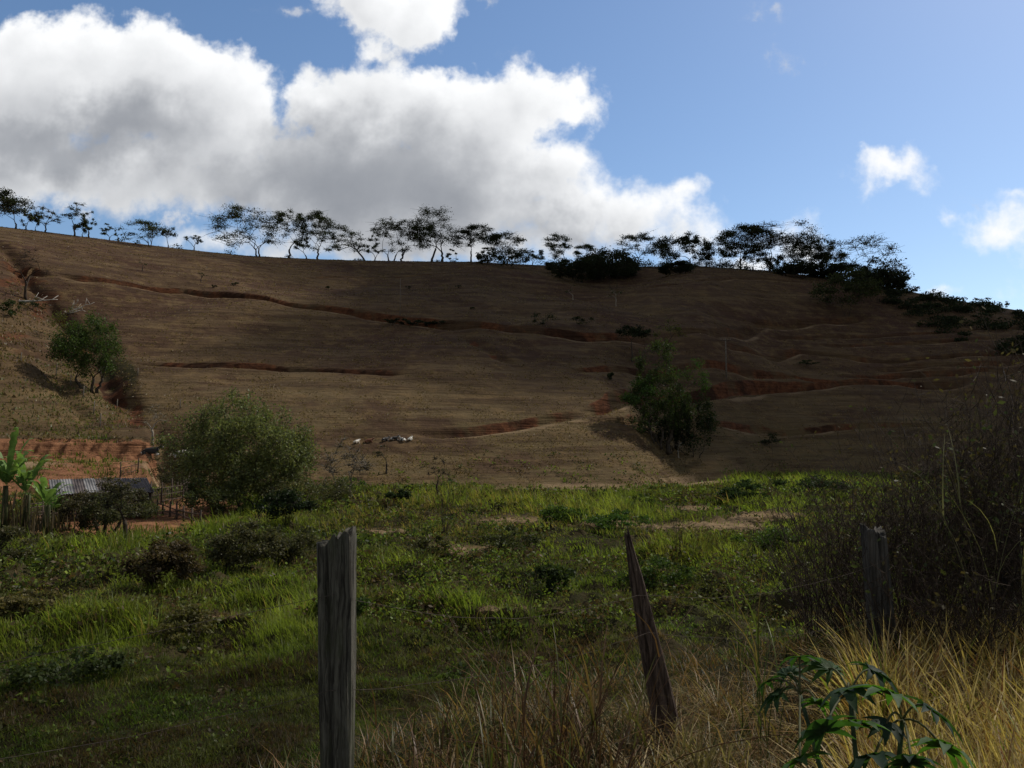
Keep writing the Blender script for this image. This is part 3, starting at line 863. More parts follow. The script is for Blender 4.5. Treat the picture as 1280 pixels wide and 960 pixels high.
def hill_grass():
    rg = rng_(8)
    n = 190000
    th = rg.uniform(-0.70, 0.74, n)
    r = np.exp(rg.uniform(math.log(84), math.log(296), n))
    X = r * np.sin(th); Y = r * np.cos(th)
    h, soil, dust, yard, bank = height(X, Y, True)
    px, py = to_px(X, Y, h)
    rb = np.interp(th, _tt, _rb)
    big = fbm(X, Y, 11.0, 3, 301); mid = fbm(X, Y, 2.4, 3, 303)
    spur = (np.interp(r, _gr, _gp) - px) * r / FPX > 0
    cliff = (r > 94) & (r < 106.2) & (px < 200)
    ok = (r > rb + 1) & ~((px < 205) & (r < 106.2)) & (soil < 0.3) & (dust < 0.35) & (mid + 0.5 * big + .14 * spur > 0.62 + 0.2 * rg.random(n)) & ~cliff
    i = np.nonzero(ok)[0]; m = len(i)
    H = (0.10 + 0.16 * rg.random(m)) * (1 + 1.1 * spur[i])
    W = r[i] * 0.0011 * rg.uniform(.7, 2.2, m)
    w = rg.random(m)
    W = W * (1 + 1.2 * (rg.random(m) < .06))
    c = np.where((w < .45)[:, None], np.array([0.17, 0.125, 0.062]), np.where((w < .8)[:, None], np.array([0.095, 0.065, 0.035]), np.array([0.23, 0.175, 0.09])))
    gsp = (spur[i] & (big[i] > .5) & (py[i] > 440))
    c = np.where((gsp & (rg.random(m) < .6))[:, None], np.array([0.12, 0.13, 0.04]), c)
    P = np.stack([X[i], Y[i], h[i] - 0.02], -1)
    pr = [blades(P, H, W, rg.uniform(0, 6.28, m), rg.uniform(.1, .9, m), c * rg.uniform(.75, 1.2, m)[:, None], None, 1)]
    blade_obj('hillside_grass', pr, M_STRAW, 'short dry brown pasture grass on the hillside', 'grass', 'stuff')
hill_grass()

# ------------------------------------------------------------------ trees and shrubs
def grow(mb, nodes, targets, rg, rmin, ratio=0.62, twist=0.12, sides=5, pts=5, up=0.35):
    """lead a limb from the best existing node to each target; nodes = [(pos, radius)]"""
    order = sorted(range(len(targets)), key=lambda i: float(np.linalg.norm(targets[i] - nodes[-1][0])))
    ends = []
    for i in order:
        t = targets[i]
        best = None
        for p, r in nodes:
            d = np.linalg.norm(t - p); dz = t[2] - p[2]
            cost = d + (max(0, 0.25 * d - dz)) * 1.6 - r * 4
            if best is None or cost < best[0]: best = (cost, p, r)
        _, p, r = best
        d = np.linalg.norm(t - p)
        c1 = p + np.array([0, 0, d * up]) + (t - p) * 0.3 + rg.normal(0, twist * d, 3)
        us = np.linspace(0, 1, pts)[:, None]
        P = (1 - us) ** 2 * p + 2 * us * (1 - us) * c1 + us ** 2 * t
        P[1:-1] += rg.normal(0, twist * 0.22 * d, (pts - 2, 3))
        r0 = max(rmin, r * ratio); r1 = max(rmin * 0.6, r0 * 0.45)
        R = np.linspace(r0, r1, pts)
        mb.tube(P, R, sides, cap=False)
        for k in range(1, pts): nodes.append((P[k], R[k]))
        ends.append((t, r1))
    return ends

def clumps_for(style, L, R, H, cb, n, rg, cs=1.0):
    """crown clumps (x, y, z, rx, rz): lateral extents L (left) and R (right) of the trunk"""
    out = []
    c = (R - L) / 2; w = (R + L) / 2
    for i in range(n):
        for _ in range(30):
            a = rg.uniform(-1, 1); b = rg.uniform(-1, 1)
            if a * a + b * b <= 1: break
        q = a * a + b * b
        if style == 'umbrella':
            top = H * (1 - 0.30 * q ** 1.3)
            z = top - abs(rg.normal(0, 0.09)) * H if rg.random() < .6 else rg.uniform(min(cb * .8 * H, top * .9), top)
            rx = w * rg.uniform(.20, .36); rz = H * rg.uniform(.04, .075)
        elif style == 'round':
            hh = math.sqrt(max(0, 1 - q))
            zc = H * (1 + cb) / 2; zr = H * (1 - cb) / 2
            z = zc + zr * hh * rg.uniform(-.85, 1) * .92
            rx = w * rg.uniform(.20, .34); rz = zr * rg.uniform(.20, .36)
        elif style == 'tall':
            top = H * (1 - 0.45 * q)
            z = rg.uniform(min(max(cb * H, top - .75 * H), top * .9), top)
            rx = w * rg.uniform(.20, .36); rz = H * rg.uniform(.045, .09)
        else:
            top = H * (1 - 0.5 * q)
            z = rg.uniform(min(max(cb * H, top - .5 * H), top * .9), top)
            rx = w * rg.uniform(.18, .32); rz = H * rg.uniform(.035, .07)
        if cs != 1: k = rg.uniform(.8, 1.12); a *= k; b *= k; z *= rg.uniform(.86, 1.08); rx *= cs * rg.uniform(.6, 1.4); rz *= cs
        out.append((c + a * w * .93, b * w * .8, z - rz * .4, rx, rz))
    return out

def tree(name, label, loc, L, R, H, cb=0.4, style='umbrella', n=18, leaves=90, ls=0.4, col=(0.045, 0.055, 0.022), cat='tree',
         seed=1, lean=0.0, stems=1, rt=None, twigs=5, group=None, bark=None, fork=None, flat=0.4, rz=0.0, rmin=0.03, leafmat=None, part='crown', cs=1.0):
    rg = rng_(seed)
    root = empty(name, loc, rz)
    tag(root, label, cat, group)
    rt = rt or 0.018 * H + 0.06
    mb = MB(); Vs = []; Fs = []; Cs = []; off = 0
    cl = clumps_for(style, L, R, H, cb, n, rg, cs)
    fork = fork if fork is not None else cb * .5
    nodes_all = []
    for s in range(stems):
        x0 = (s - (stems - 1) / 2) * 0.09 * H + (rg.normal(0, .02 * H) if stems > 1 else 0)
        zf = max(fork * H * rg.uniform(.9, 1.1), 0.05 * H)
        xe = x0 * 1.8 + lean * H * fork
        P = np.array([[x0 + (xe - x0) * u ** 1.2 + rg.normal(0, .008 * H) * (u > 0), rg.normal(0, .008 * H) * (u > 0), -0.25 * (u == 0) + zf * u] for u in np.linspace(0, 1, 6)])
        rs = rt * (1 if stems == 1 else .75) * np.array([1.35, 1.0, .92, .88, .84, .8])
        mb.tube(P, rs, 7)
        nodes_all.append([(P[k], rs[k]) for k in (3, 4, 5)])
    tg = [[] for _ in range(stems)]
    for c in cl:
        p = np.array(c[:3]); k = min(range(stems), key=lambda s: abs(nodes_all[s][-1][0][0] - p[0]) + rg.random() * L * .5)
        tg[k].append((p, c))
    for s in range(stems):
        if not tg[s]: continue
        grow(mb, nodes_all[s], [p for p, _ in tg[s]], rg, rmin, twist=.13)
        for p, c in tg[s]:
            # twigs inside the clump
            tw = [p + rg.normal(0, 1, 3) * np.array([c[3], c[3], c[4]]) * .75 for _ in range(twigs)]
            for t in tw:
                mb.tube(np.array([p - [0, 0, c[4] * .5], (p + t) / 2 + rg.normal(0, .06 * c[3], 3), t]), [rmin * .8, rmin * .6, rmin * .3], 3, cap=False)
    mb.build('trunk', bark or M_BARK, root, True)
    if leaves:
        for c in cl:
            m = max(4, int(leaves * rg.uniform(.4, 1.4)))
            d = rg.normal(0, 1, (m, 3)); d /= np.linalg.norm(d, axis=1)[:, None]
            q = rg.random((m, 1)) ** 0.42
            C = np.array(c[:3]) + d * q * np.array([c[3], c[3], c[4]]) * (1 + .25 * rg.normal(0, 1, (m, 1)))
            v, f, cc = leaf_quads(C, ls, rg, col, flat)
            Vs.append(v); Fs.append(f + off); Cs.append(cc); off += len(v)
        link(part, np_mesh(part, np.concatenate(Vs), [np.concatenate(Fs)], np.concatenate(Cs)), leafmat or M_LEAF, root)
    return root

def tree_px(name, label, base, top, left, right, cb_px, **kw):
    """base=(px, range) on the ground; the extents are measured off the photograph and turned into metres"""
    px, r = base[0], base[1]
    g = at_range(px, r) if r > 0 else ground_at(px, -r)
    bx, by = to_px(np.array([g.x]), np.array([g.y]), np.array([g.z]))
    d = math.hypot(g.x, g.y); s = d / FPX * 1.0
    H = max(0.5, (by[0] - top) * s)
    cb = min(.9, max(.02, (by[0] - cb_px) * s / H))
    rz = -math.atan2(g.x, g.y)
    return tree(name, label, g, max(.2, (px - left) * s), max(.2, (right - px) * s), H, cb, rz=rz, **kw)

M_GREYBARK = solid_mat('grey bark', (0.11, 0.09, 0.07), (0.22, 0.19, 0.15), 5, (1, 1, .3), .4)
DK = (0.030, 0.040, 0.016)
MD = (0.045, 0.060, 0.022)
SKYLINE_TREES = 'trees along the ridge'
def rr_at(px, k=1.5): return float(ridge(math.atan((px - 640) / FPX))) - k
# base px, top, left, right, crown bottom, style, clumps, leaves, extra, label
RT = [
 (8, 245, -22, 24, 272, 'round', 16, 110, {}, 'dense dark tree cut by the left edge, leftmost on the ridge'),
 (21, 256, 14, 28, 280, 'sparse', 5, 22, {}, 'thin wispy tree just right of the dark tree at the left end of the ridge'),
 (33, 265, 26, 41, 283, 'round', 6, 50, {}, 'small dark bush tree left of the bare fan shaped tree on the ridge'),
 (46, 257, 33, 60, 275, 'bare', 12, 10, {}, 'bare fan shaped tree near the left end of the ridge'),
 (83, 254, 71, 97, 275, 'sparse', 9, 34, {}, 'tall airy tree above a dark bush on the left ridge'),
 (93, 277, 84, 103, 289, 'round', 7, 60, {}, 'low dark bush between two airy trees on the left ridge'),
 (101, 262, 94, 108, 280, 'sparse', 5, 26, {}, 'narrow airy tree right of the low dark bush on the left ridge'),
 (128, 280, 119, 136, 292, 'sparse', 6, 30, {}, 'small wispy tree on the left ridge standing beside a thinner one'),
 (139, 281, 135, 143, 292, 'sparse', 3, 14, {}, 'thinnest spindly sapling on the left ridge'),
 (236, 288, 224, 244, 302, 'sparse', 6, 26, {}, 'small thin leafed tree between the low round tree and the big umbrella tree'),
 (318, 261, 268, 338, 300, 'umbrella', 26, 62, dict(stems=2, lean=-.25), 'wide umbrella tree leaning left, first big one of the ridge row'),
 (357, 261, 337, 378, 300, 'umbrella', 16, 60, {}, 'umbrella tree with single trunk, second big one of the ridge row from the left'),
 (379, 290, 366, 386, 312, 'sparse', 6, 34, dict(lean=-.2), 'short tree with low crown squeezed between two taller umbrella trees'),
 (393, 263, 370, 414, 300, 'umbrella', 20, 66, dict(lean=.1), 'umbrella tree with forked trunk, third big one of the ridge row'),
 (453, 277, 408, 456, 316, 'sparse', 18, 40, dict(lean=-.75, fork=.35), 'sparse tree with trunk leaning strongly to the left'),
 (466, 292, 455, 474, 318, 'sparse', 7, 34, {}, 'small thin tree right of the strongly leaning one'),
 (487, 271, 464, 502, 308, 'umbrella', 16, 44, dict(stems=2), 'twin stemmed open umbrella tree left of centre on the ridge'),
 (500, 271, 488, 529, 305, 'umbrella', 16, 40, {}, 'open umbrella tree with straight trunk beside the twin stemmed one'),
 (538, 262, 510, 552, 295, 'sparse', 13, 46, dict(lean=.3), 'slanting tree against the trunk of the tallest ridge tree'),
 (551, 252, 513, 572, 298, 'tall', 26, 56, {}, 'tallest tree of the left half of the ridge, high irregular crown'),
 (562, 310, 556, 570, 322, 'sparse', 5, 30, {}, 'knee high sapling at the foot of the tallest left half tree'),
 (588, 280, 571, 617, 296, 'umbrella', 18, 92, {}, 'dense flat topped tree right of the tallest left half tree'),
 (600, 302, 596, 616, 322, 'sparse', 8, 40, {}, 'low loose tree right of the dense flat topped tree'),
 (632, 288, 612, 652, 308, 'umbrella', 16, 44, dict(stems=2), 'airy tree with feathery round top near the middle of the ridge'),
 (640, 304, 620, 662, 324, 'round', 12, 46, {}, 'bushy low crown under the feathery middle tree'),
 (666, 307, 655, 680, 322, 'sparse', 8, 46, {}, 'small dark tree left of the gap in the middle of the ridge'),
 (706, 292, 683, 717, 312, 'umbrella', 14, 62, {}, 'flat topped tree right of the gap in the middle of the ridge'),
 (727, 304, 714, 744, 322, 'umbrella', 11, 66, {}, 'low spreading tree between the flat topped tree and the black thicket'),
 (800, 289, 779, 820, 312, 'umbrella', 16, 46, {}, 'see through umbrella tree right of the black thicket'),
 (837, 294, 817, 860, 322, 'round', 16, 100, {}, 'dense dark round tree beside the see through umbrella tree'),
 (866, 290, 851, 878, 314, 'umbrella', 12, 80, {}, 'left one of two close dark trees with visible stems right of centre'),
 (887, 297, 872, 898, 322, 'round', 12, 86, dict(lean=-.2), 'right one of two close dark trees with visible stems right of centre'),
 (903, 303, 893, 922, 322, 'round', 10, 54, {}, 'low tree left of the heavy anvil shaped tree'),
 (930, 284, 903, 966, 306, 'umbrella', 24, 150, {}, 'heavy black anvil shaped tree on the right half of the ridge'),
 (946, 308, 936, 960, 326, 'round', 8, 60, {}, 'small round tree under the right side of the anvil shaped tree'),
 (968, 278, 934, 1000, 298, 'bare', 24, 12, dict(rt=.36, fork=.22, leaves_far=1), 'nearly bare tree with thick forked trunk and spreading naked boughs'),
 (976, 316, 964, 988, 334, 'round', 8, 60, {}, 'low dark bush at the foot of the nearly bare tree'),
 (1018, 278, 989, 1036, 322, 'tall', 26, 100, {}, 'tallest dense tree of the right half with ragged pointed top'),
 (1040, 290, 1026, 1056, 320, 'tall', 16, 62, {}, 'narrow ragged tree leaning on the right side of the tallest dense one'),
 (1058, 316, 1048, 1066, 336, 'sparse', 7, 34, {}, 'thin tree between the narrow ragged one and the airy right tree'),
 (1089, 296, 1060, 1116, 322, 'umbrella', 22, 22, {}, 'airy twiggy tree with spreading layers at the right end of the row'),
 (1127, 324, 1112, 1141, 344, 'bare', 16, 0, {}, 'leafless pale little tree, last at the right end of the row'),
]
def skyline():
    for i, (px, top, l, r_, cbp, st, n, lv, ex, lab) in enumerate(RT):
        ex = dict(ex); ex.pop('leaves_far', 0)
        nm = {'bare': 'bare_tree', 'round': 'bushy_tree', 'umbrella': 'umbrella_tree', 'tall': 'tall_tree', 'sparse': 'slender_tree'}[st]
        sty = 'sparse' if st == 'bare' else st
        wd = 1.28 if 560 < px < 1060 else 1.12
        l = px - (px - l) * wd; r_ = px + (r_ - px) * wd; cbp = cbp + (4 if px > 560 else 2)
        tree_px(nm, lab, (px, rr_at(px, 1.5 + (i * 37 % 10) * .25)), top, l, r_, cbp, style=sty, n=int(n * 2.1), leaves=int(lv * (1.2 if px < 250 else 1.9)), ls=0.44,
                col=DK if lv > 70 else MD, seed=100 + i, twigs=14 if st == 'bare' else 8, group=SKYLINE_TREES, rmin=.075,
                bark=M_PALEBARK if px == 1127 else M_BARK, **ex)
skyline()

def bush(name, label, g, wl, wr, H, n, leaves, ls, col, seed, cat='bush', group=None, cb=.08, rz=None, twigs=4, style='round', **kw):
    return tree(name, label, g, wl, wr, H, cb, style, n, leaves, ls, col, cat, seed, group=group, stems=kw.pop('stems', 3), rt=kw.pop('rt', .015 + .009 * H),
                twigs=twigs, fork=kw.pop('fork', .1), rz=-math.atan2(g.x, g.y) if rz is None else rz, rmin=kw.pop('rmin', .012), **kw)
def bush_px(name, label, base, w, h, n, leaves, ls, col, seed, **kw):
    g = ground_at(base[0], base[1], kw.pop('r0', 3)) if len(base) == 2 else at_range(base[0], base[2])
    s = math.hypot(g.x, g.y) / FPX
    return bush(name, label, g, w * s / 2, w * s / 2, h * s, n, leaves, ls, col, seed, **kw)

def on_ridge(px, k): return (px, 0, rr_at(px, k))
# bushes and trees in the shade just below the ridge
tree_px('spreading_tree', 'low wide round tree with dark crown on the left hilltop', (180, rr_at(180, 9)), 279, 146, 200, 300, style='umbrella', n=34, leaves=70, ls=.4, col=MD, seed=301, rmin=.05, stems=2, fork=.2)
tree_px('bushy_tree', 'dark rounded tree touching the right side of the low wide tree on the left hilltop', (203, rr_at(203, 7)), 282, 192, 213, 302, style='round', n=14, leaves=70, ls=.4, col=DK, seed=302, rmin=.05)
for i, (px, k, w, h, lab) in enumerate([
    (760, 14, 60, 30, 'large black thicket tree bulging over the middle right crest'),
    (738, 22, 40, 28, 'dark bush left of the large black thicket tree'),
    (783, 18, 42, 26, 'dark bush right of the large black thicket tree'),
    (770, 45, 60, 50, 'wide shaded tree below the large black thicket tree'),
    (720, 34, 52, 30, 'shaded scrub tree below the low spreading ridge tree'),
    (690, 22, 40, 22, 'dim low scrub under the gap in the ridge trees'),
    (640, 20, 55, 28, 'dim scrub tree just below the feathery middle tree'),
    (610, 14, 44, 20, 'dark low scrub below the dense flat topped tree'),
    (1040, 6, 44, 19, 'black bush mass under the ragged trees at the right'),
    (1062, 8, 46, 21, 'black bush left of the airy twiggy tree trunk'),
    (1100, 8, 48, 23, 'rounded black bush right of the airy twiggy tree trunk'),
    (1118, 10, 36, 18, 'small black bush under the leafless little tree'),
    (1062, 48, 66, 50, 'olive crowned tree in deep shade on the right slope, pale thin trunk'),
    (1100, 30, 60, 46, 'dark crowned tree behind the olive crowned one on the right slope'),
    (1000, 14, 40, 20, 'low black scrub left of the ragged right trees'),
    (850, 28, 40, 14, 'flat dark scrub patch below the dense round tree')]):
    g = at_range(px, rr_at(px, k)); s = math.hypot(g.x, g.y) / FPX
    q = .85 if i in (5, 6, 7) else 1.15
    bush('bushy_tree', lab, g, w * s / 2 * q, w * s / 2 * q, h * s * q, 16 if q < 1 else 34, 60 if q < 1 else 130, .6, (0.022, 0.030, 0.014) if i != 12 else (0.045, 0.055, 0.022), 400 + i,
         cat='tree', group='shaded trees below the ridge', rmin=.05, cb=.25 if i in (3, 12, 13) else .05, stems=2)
# scrub band along the right crest: more than one can tell apart
def scrub_band():
    rg = rng_(77); V = []; F = []; C = []; off = 0
    for i in range(150):
        px = rg.uniform(1118, 1420); k = rg.uniform(5, 66) * min(1, .35 + (px - 1100) / 180)
        g = at_range(px, rr_at(px, k))
        hh = rg.uniform(1.0, 2.4); w = rg.uniform(1.8, 3.8); m = 190
        d = rg.normal(0, 1, (m, 3)); d /= np.linalg.norm(d, axis=1)[:, None]; d *= rg.random((m, 1)) ** .4
        c = np.array(g) + [0, 0, hh * .5] + d * [w, w, hh * .6]
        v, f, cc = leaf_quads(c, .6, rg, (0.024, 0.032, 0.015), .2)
        V.append(v); F.append(f + off); C.append(cc); off += len(v)
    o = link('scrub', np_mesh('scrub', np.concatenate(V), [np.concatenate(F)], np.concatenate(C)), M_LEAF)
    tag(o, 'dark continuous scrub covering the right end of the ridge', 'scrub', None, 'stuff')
scrub_band()
def undergrowth():
    rg = rng_(78); V = []; F = []; C = []; off = 0
    for i in range(210):
        px = rg.choice([rg.uniform(578, 1130), rg.uniform(690, 1120), rg.uniform(140, 1130)], p=[.15, .75, .10]); g = at_range(px, rr_at(px, rg.uniform(-1, 5)))
        hh = rg.uniform(.8, 2.6) * (1.35 if px > 890 else 1) * (.5 if px < 578 else 1); w = rg.uniform(.8, 2.6); m = int(34 + 30 * w)
        d = rg.normal(0, 1, (m, 3)); d /= np.linalg.norm(d, axis=1)[:, None]; d *= rg.random((m, 1)) ** .4
        c = np.array(g) + [0, 0, hh * .5] + d * [w, w, hh * .65]
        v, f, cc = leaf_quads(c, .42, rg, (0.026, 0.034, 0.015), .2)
        V.append(v); F.append(f + off); C.append(cc); off += len(v)
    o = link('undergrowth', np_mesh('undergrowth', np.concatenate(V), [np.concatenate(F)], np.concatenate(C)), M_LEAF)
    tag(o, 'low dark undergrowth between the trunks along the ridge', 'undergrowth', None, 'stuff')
undergrowth()
for i, (px, top, w, lab) in enumerate([(1150, 362, 14, 'first little shrub on the crest right of the leafless tree'), (1176, 364, 20, 'round low shrub on the right crest against the sky'),
                                       (1232, 377, 24, 'dark shrub on the falling right crest'), (1262, 384, 12, 'tiny shrub on the crest near the right edge')]):
    g = at_range(px, rr_at(px, 1)); s = math.hypot(g.x, g.y) / FPX
    bush('shrub', lab, g, w * s / 2, w * s / 2, 9 * s, 8, 40, .4, DK, 450 + i, group='shrubs on the right crest', rmin=.04)

# trees and bushes on the hillside
GR = (0.070, 0.105, 0.030)
tree_px('leafy_tree', 'bright leafy tree in the wash at the left, below a fallen white branch', (112, -489), 396, 70, 148, 478, style='round', n=90, cs=.75, leaves=170, ls=.26, col=(0.060, 0.095, 0.026), seed=501, stems=3, fork=.15, rmin=.03)
bush_px('shrub', 'yellow green shrub touching the top left of the bright leafy tree', (92, 432), 52, 46, 14, 120, .24, (0.11, 0.115, 0.035), 502, rmin=.02)
tree_px('bare_tree', 'grey leafless tree at the head of the wash on the left', (32, -374), 312, 12, 56, 335, style='sparse', n=16, leaves=8, ls=.2, col=(.1, .08, .05), seed=503, twigs=14, rmin=.03, bark=M_TWIG)
bush_px('shrub', 'dark green shrub on the spur near the left edge', (10, 396), 26, 22, 10, 110, .26, (0.04, 0.06, 0.022), 504, rmin=.02)
bush_px('shrub', 'dark shrub beside the fallen grey log on the spur', (40, 388), 28, 16, 9, 90, .26, (0.04, 0.05, 0.022), 505, rmin=.02)
tree_px('tall_tree', 'tall mixed tree in the draw with lit green lower boughs', (832, -566), 394, 792, 864, 530, style='tall', n=74, cs=.85, leaves=150, ls=.32, col=(0.045, 0.065, 0.022), seed=506, stems=2, fork=.2, rmin=.04)
tree_px('leafy_tree', 'bright green low tree spreading left at the foot of the tall mixed tree', (822, -560), 470, 776, 840, 540, style='umbrella', n=26, leaves=120, ls=.30, col=(0.050, 0.095, 0.024), seed=507, stems=2, fork=.25, rmin=.03)
tree_px('leafy_tree', 'green side tree whose boughs reach right of the tall mixed tree', (846, -562), 446, 836, 888, 470, style='umbrella', n=14, leaves=90, ls=.28, col=(0.055, 0.105, 0.024), seed=508, fork=.4, rmin=.03)
bush_px('bushy_tree', 'dark rounded bush right of the tall mixed tree in the draw', (868, 572), 62, 84, 30, 170, .32, (0.030, 0.042, 0.018), 509, cat='bush', rmin=.03)
bush_px('bushy_tree', 'black green bush low in the draw in front of the tall mixed tree', (840, 566), 54, 60, 24, 170, .32, (0.022, 0.034, 0.014), 510, cat='bush', rmin=.03)
tree_px('dark_tree', 'dark tree standing behind the top of the tall mixed tree', (790, -452), 402, 768, 812, 425, style='round', n=18, leaves=110, ls=.4, col=(0.026, 0.036, 0.016), seed=511, rmin=.05)
tree_px('yellow_tree', 'small yellow tipped tree seen behind the tall mixed tree', (836, -470), 396, 812, 858, 418, style='umbrella', n=14, leaves=50, ls=.32, col=(0.11, 0.12, 0.03), seed=512, rmin=.04)
tree_px('dead_tree', 'small pale dead sapling at the foot of the draw', (848, -572), 546, 842, 856, 556, style='sparse', n=5, leaves=0, seed=513, bark=M_PALEBARK, twigs=4, rmin=.03)
tree_px('slender_tree', 'thin little tree on the upper left slope under the low wide tree', (178, -339), 322, 172, 184, 330, style='sparse', n=5, leaves=10, ls=.25, seed=514, rmin=.03)
tree_px('slender_tree', 'twiggy little tree on the upper left slope right of the other', (251, -353), 336, 243, 258, 345, style='sparse', n=7, leaves=14, ls=.25, seed=515, rmin=.03)
tree_px('slender_tree', 'pale stemmed sapling in shade on the upper right slope', (716, -375), 355, 706, 724, 362, style='sparse', n=6, leaves=16, ls=.3, seed=516, bark=M_PALEBARK, rmin=.04)
tree_px('slender_tree', 'faint tree below the wide shaded tree on the slope', (770, -383), 358, 758, 782, 366, style='sparse', n=8, leaves=20, ls=.35, seed=517, bark=M_PALEBARK, rmin=.04)
HB = [(293, 357, 9, 6, 'small dark bush above the left half of the long cut bank'), (408, 362, 9, 6, 'small dark bush right above the bend of the long cut bank'), (510, 361, 7, 4, 'tiny dark bush on the upper middle slope'),
      (573, 360, 8, 4, 'tiny bush on the upper slope left of the shaded scrub'), (591, 387, 7, 4, 'tiny bush above the deep part of the cut bank'), (678, 408, 34, 20, 'shaded bush above the long cut bank near the centre'),
      (765, 476, 13, 12, 'round dark bush on the path left of the tall mixed tree'), (962, 560, 34, 20, 'dark bush on the lower right slope beside the pale path'), (729, 408, 30, 16, 'dim bush on the dark slope above the bank'),
      (268, 360, 6, 4, 'tiny dark speck of bush left of the first small bush'), (1010, 458, 22, 8, 'low dim scrub on the terraces at the right')]
for i, (px, py, w, h, lab) in enumerate(HB):
    bush_px('shrub', lab, (px, py, ), w, h, 9 if w > 12 else 5, 60, .3, (0.032, 0.042, 0.018), 520 + i, r0=80, rmin=.03, group='bushes dotted over the hillside')
# bushes that fill the deep stretch of the cut bank
for i, px in enumerate((492, 506, 520, 535, 549)):
    bush_px('shrub', ['leftmost', 'second', 'middle', 'fourth', 'rightmost'][i] + ' from the left of the dark shrubs in the deep stretch of the cut bank',
            (px, 403 + (px - 466) * .09), 20, 9, 10, 60, .35, (0.024, 0.030, 0.016), 540 + i, r0=80, rmin=.03, group='shrubs in the cut bank')

# the valley floor
tree_px('bushy_tree', 'biggest grey green bushy tree on the valley floor, right of the shed', (298, -641), 487, 214, 386, 640, style='round', n=230, cs=.62, leaves=170, ls=.18, col=(0.145, 0.165, 0.065), seed=633, stems=3, fork=.06, rt=.16, rmin=.016, twigs=8, flat=.1)
bush_px('shrub', 'very dark shrub at the foot of the biggest bushy tree on its right', (352, 655), 74, 42, 22, 170, .15, (0.020, 0.032, 0.014), 602)
bush_px('shrub', 'grey green shrub at the foot of the biggest bushy tree on its left', (262, 650), 70, 58, 22, 170, .15, (0.070, 0.085, 0.035), 603)
bush_px('shrub', 'pale olive shrub behind the tall fence post, right of the very dark shrub', (385, 640), 100, 54, 26, 130, .16, (0.095, 0.095, 0.045), 604)
bush_px('shrub', 'feathery light shrub between the biggest bushy tree and the bare forked tree', (340, 632), 90, 66, 26, 150, .16, (0.095, 0.100, 0.045), 605)
bush_px('shrub', 'brown domed shrub standing alone in the green meadow at the left', (203, 735), 82, 62, 30, 300, .10, (0.085, 0.065, 0.035), 606, rmin=.006)
bush_px('shrub', 'brown green mound of shrub left of the tall fence post', (300, 712), 92, 56, 30, 280, .10, (0.080, 0.078, 0.038), 607, rmin=.006)
bush_px('shrub', 'brown shrub mound close to the left side of the tall fence post', (356, 705), 84, 50, 26, 240, .10, (0.078, 0.080, 0.038), 608, rmin=.006)
bush_px('shrub', 'brownish shrub at the left edge of the meadow', (12, 700), 80, 36, 18, 200, .11, (0.075, 0.072, 0.036), 609, rmin=.006)
bush_px('shrub', 'dry straw coloured clump at the left edge of the meadow', (30, 775), 70, 32, 20, 200, .10, (0.13, 0.115, 0.05), 610, rmin=.006)
bush_px('shrub', 'dark green shrub at the foot of the hill right of the bare forked tree', (495, 634), 32, 30, 14, 110, .16, (0.030, 0.048, 0.018), 611)
bush_px('shrub', 'green leafy shrub under the bare forked tree', (440, 622), 46, 28, 14, 120, .17, (0.070, 0.110, 0.028), 612)
tree_px('bare_tree', 'bare forked tree with grey twigs at the foot of the hill', (431, -622), 541, 398, 462, 590, style='sparse', n=34, leaves=10, ls=.16, col=(.12, .10, .06), seed=613, stems=2, twigs=16, rmin=.03, rt=.16, bark=M_GREYBARK, lean=-.1, fork=.2)
tree_px('bare_tree', 'small leafless tree standing on the green at the foot of the hill', (546, -622), 566, 533, 562, 590, style='sparse', n=12, leaves=4, ls=.12, col=(.12, .10, .06), seed=614, twigs=12, rmin=.024, rt=.10, bark=M_TWIG)
tree_px('slender_tree', 'thin drooping sapling on the slope right of the bare forked tree', (483, -592), 556, 462, 492, 570, style='sparse', n=8, leaves=26, ls=.2, col=(0.05, 0.05, .03), seed=615, rmin=.02)
tree_px('grey_tree', 'thin grey leafless tree in front of the shed, left one of the pair', (130, -670), 596, 92, 158, 640, style='sparse', n=40, leaves=130, ls=.12, col=(0.095, 0.085, 0.050), seed=616, stems=3, twigs=9, rmin=.012, bark=M_TWIG)
tree_px('grey_tree', 'thin straight sapling in front of the red yard, right one of the pair', (154, -680), 600, 132, 178, 630, style='sparse', n=22, leaves=80, ls=.11, col=(0.085, 0.080, 0.050), seed=617, twigs=8, rmin=.012, bark=M_TWIG)
tree_px('grey_tree', 'leafless dry tree between the spur and the lying cows', (190, -556), 505, 178, 206, 525, style='sparse', n=12, leaves=6, ls=.2, col=(.1, .08, .05), seed=618, twigs=9, rmin=.02, bark=M_PALEBARK)
bush_px('shrub', 'grey brown brush in front of the left half of the shed', (104, 668), 70, 52, 26, 170, .13, (0.080, 0.072, 0.042), 619, rmin=.008)
bush_px('shrub', 'olive brush in front of the right half of the shed', (148, 666), 76, 50, 26, 170, .13, (0.075, 0.078, 0.038), 620, rmin=.008)
bush_px('shrub', 'dark brush on the slope right behind the shed roof', (210, 612), 60, 34, 18, 120, .18, (0.055, 0.055, 0.028), 621, rmin=.01)
bush_px('shrub', 'olive brush between the lying cows and the stake fence', (225, 598), 70, 34, 18, 120, .18, (0.070, 0.068, 0.034), 622, rmin=.01)
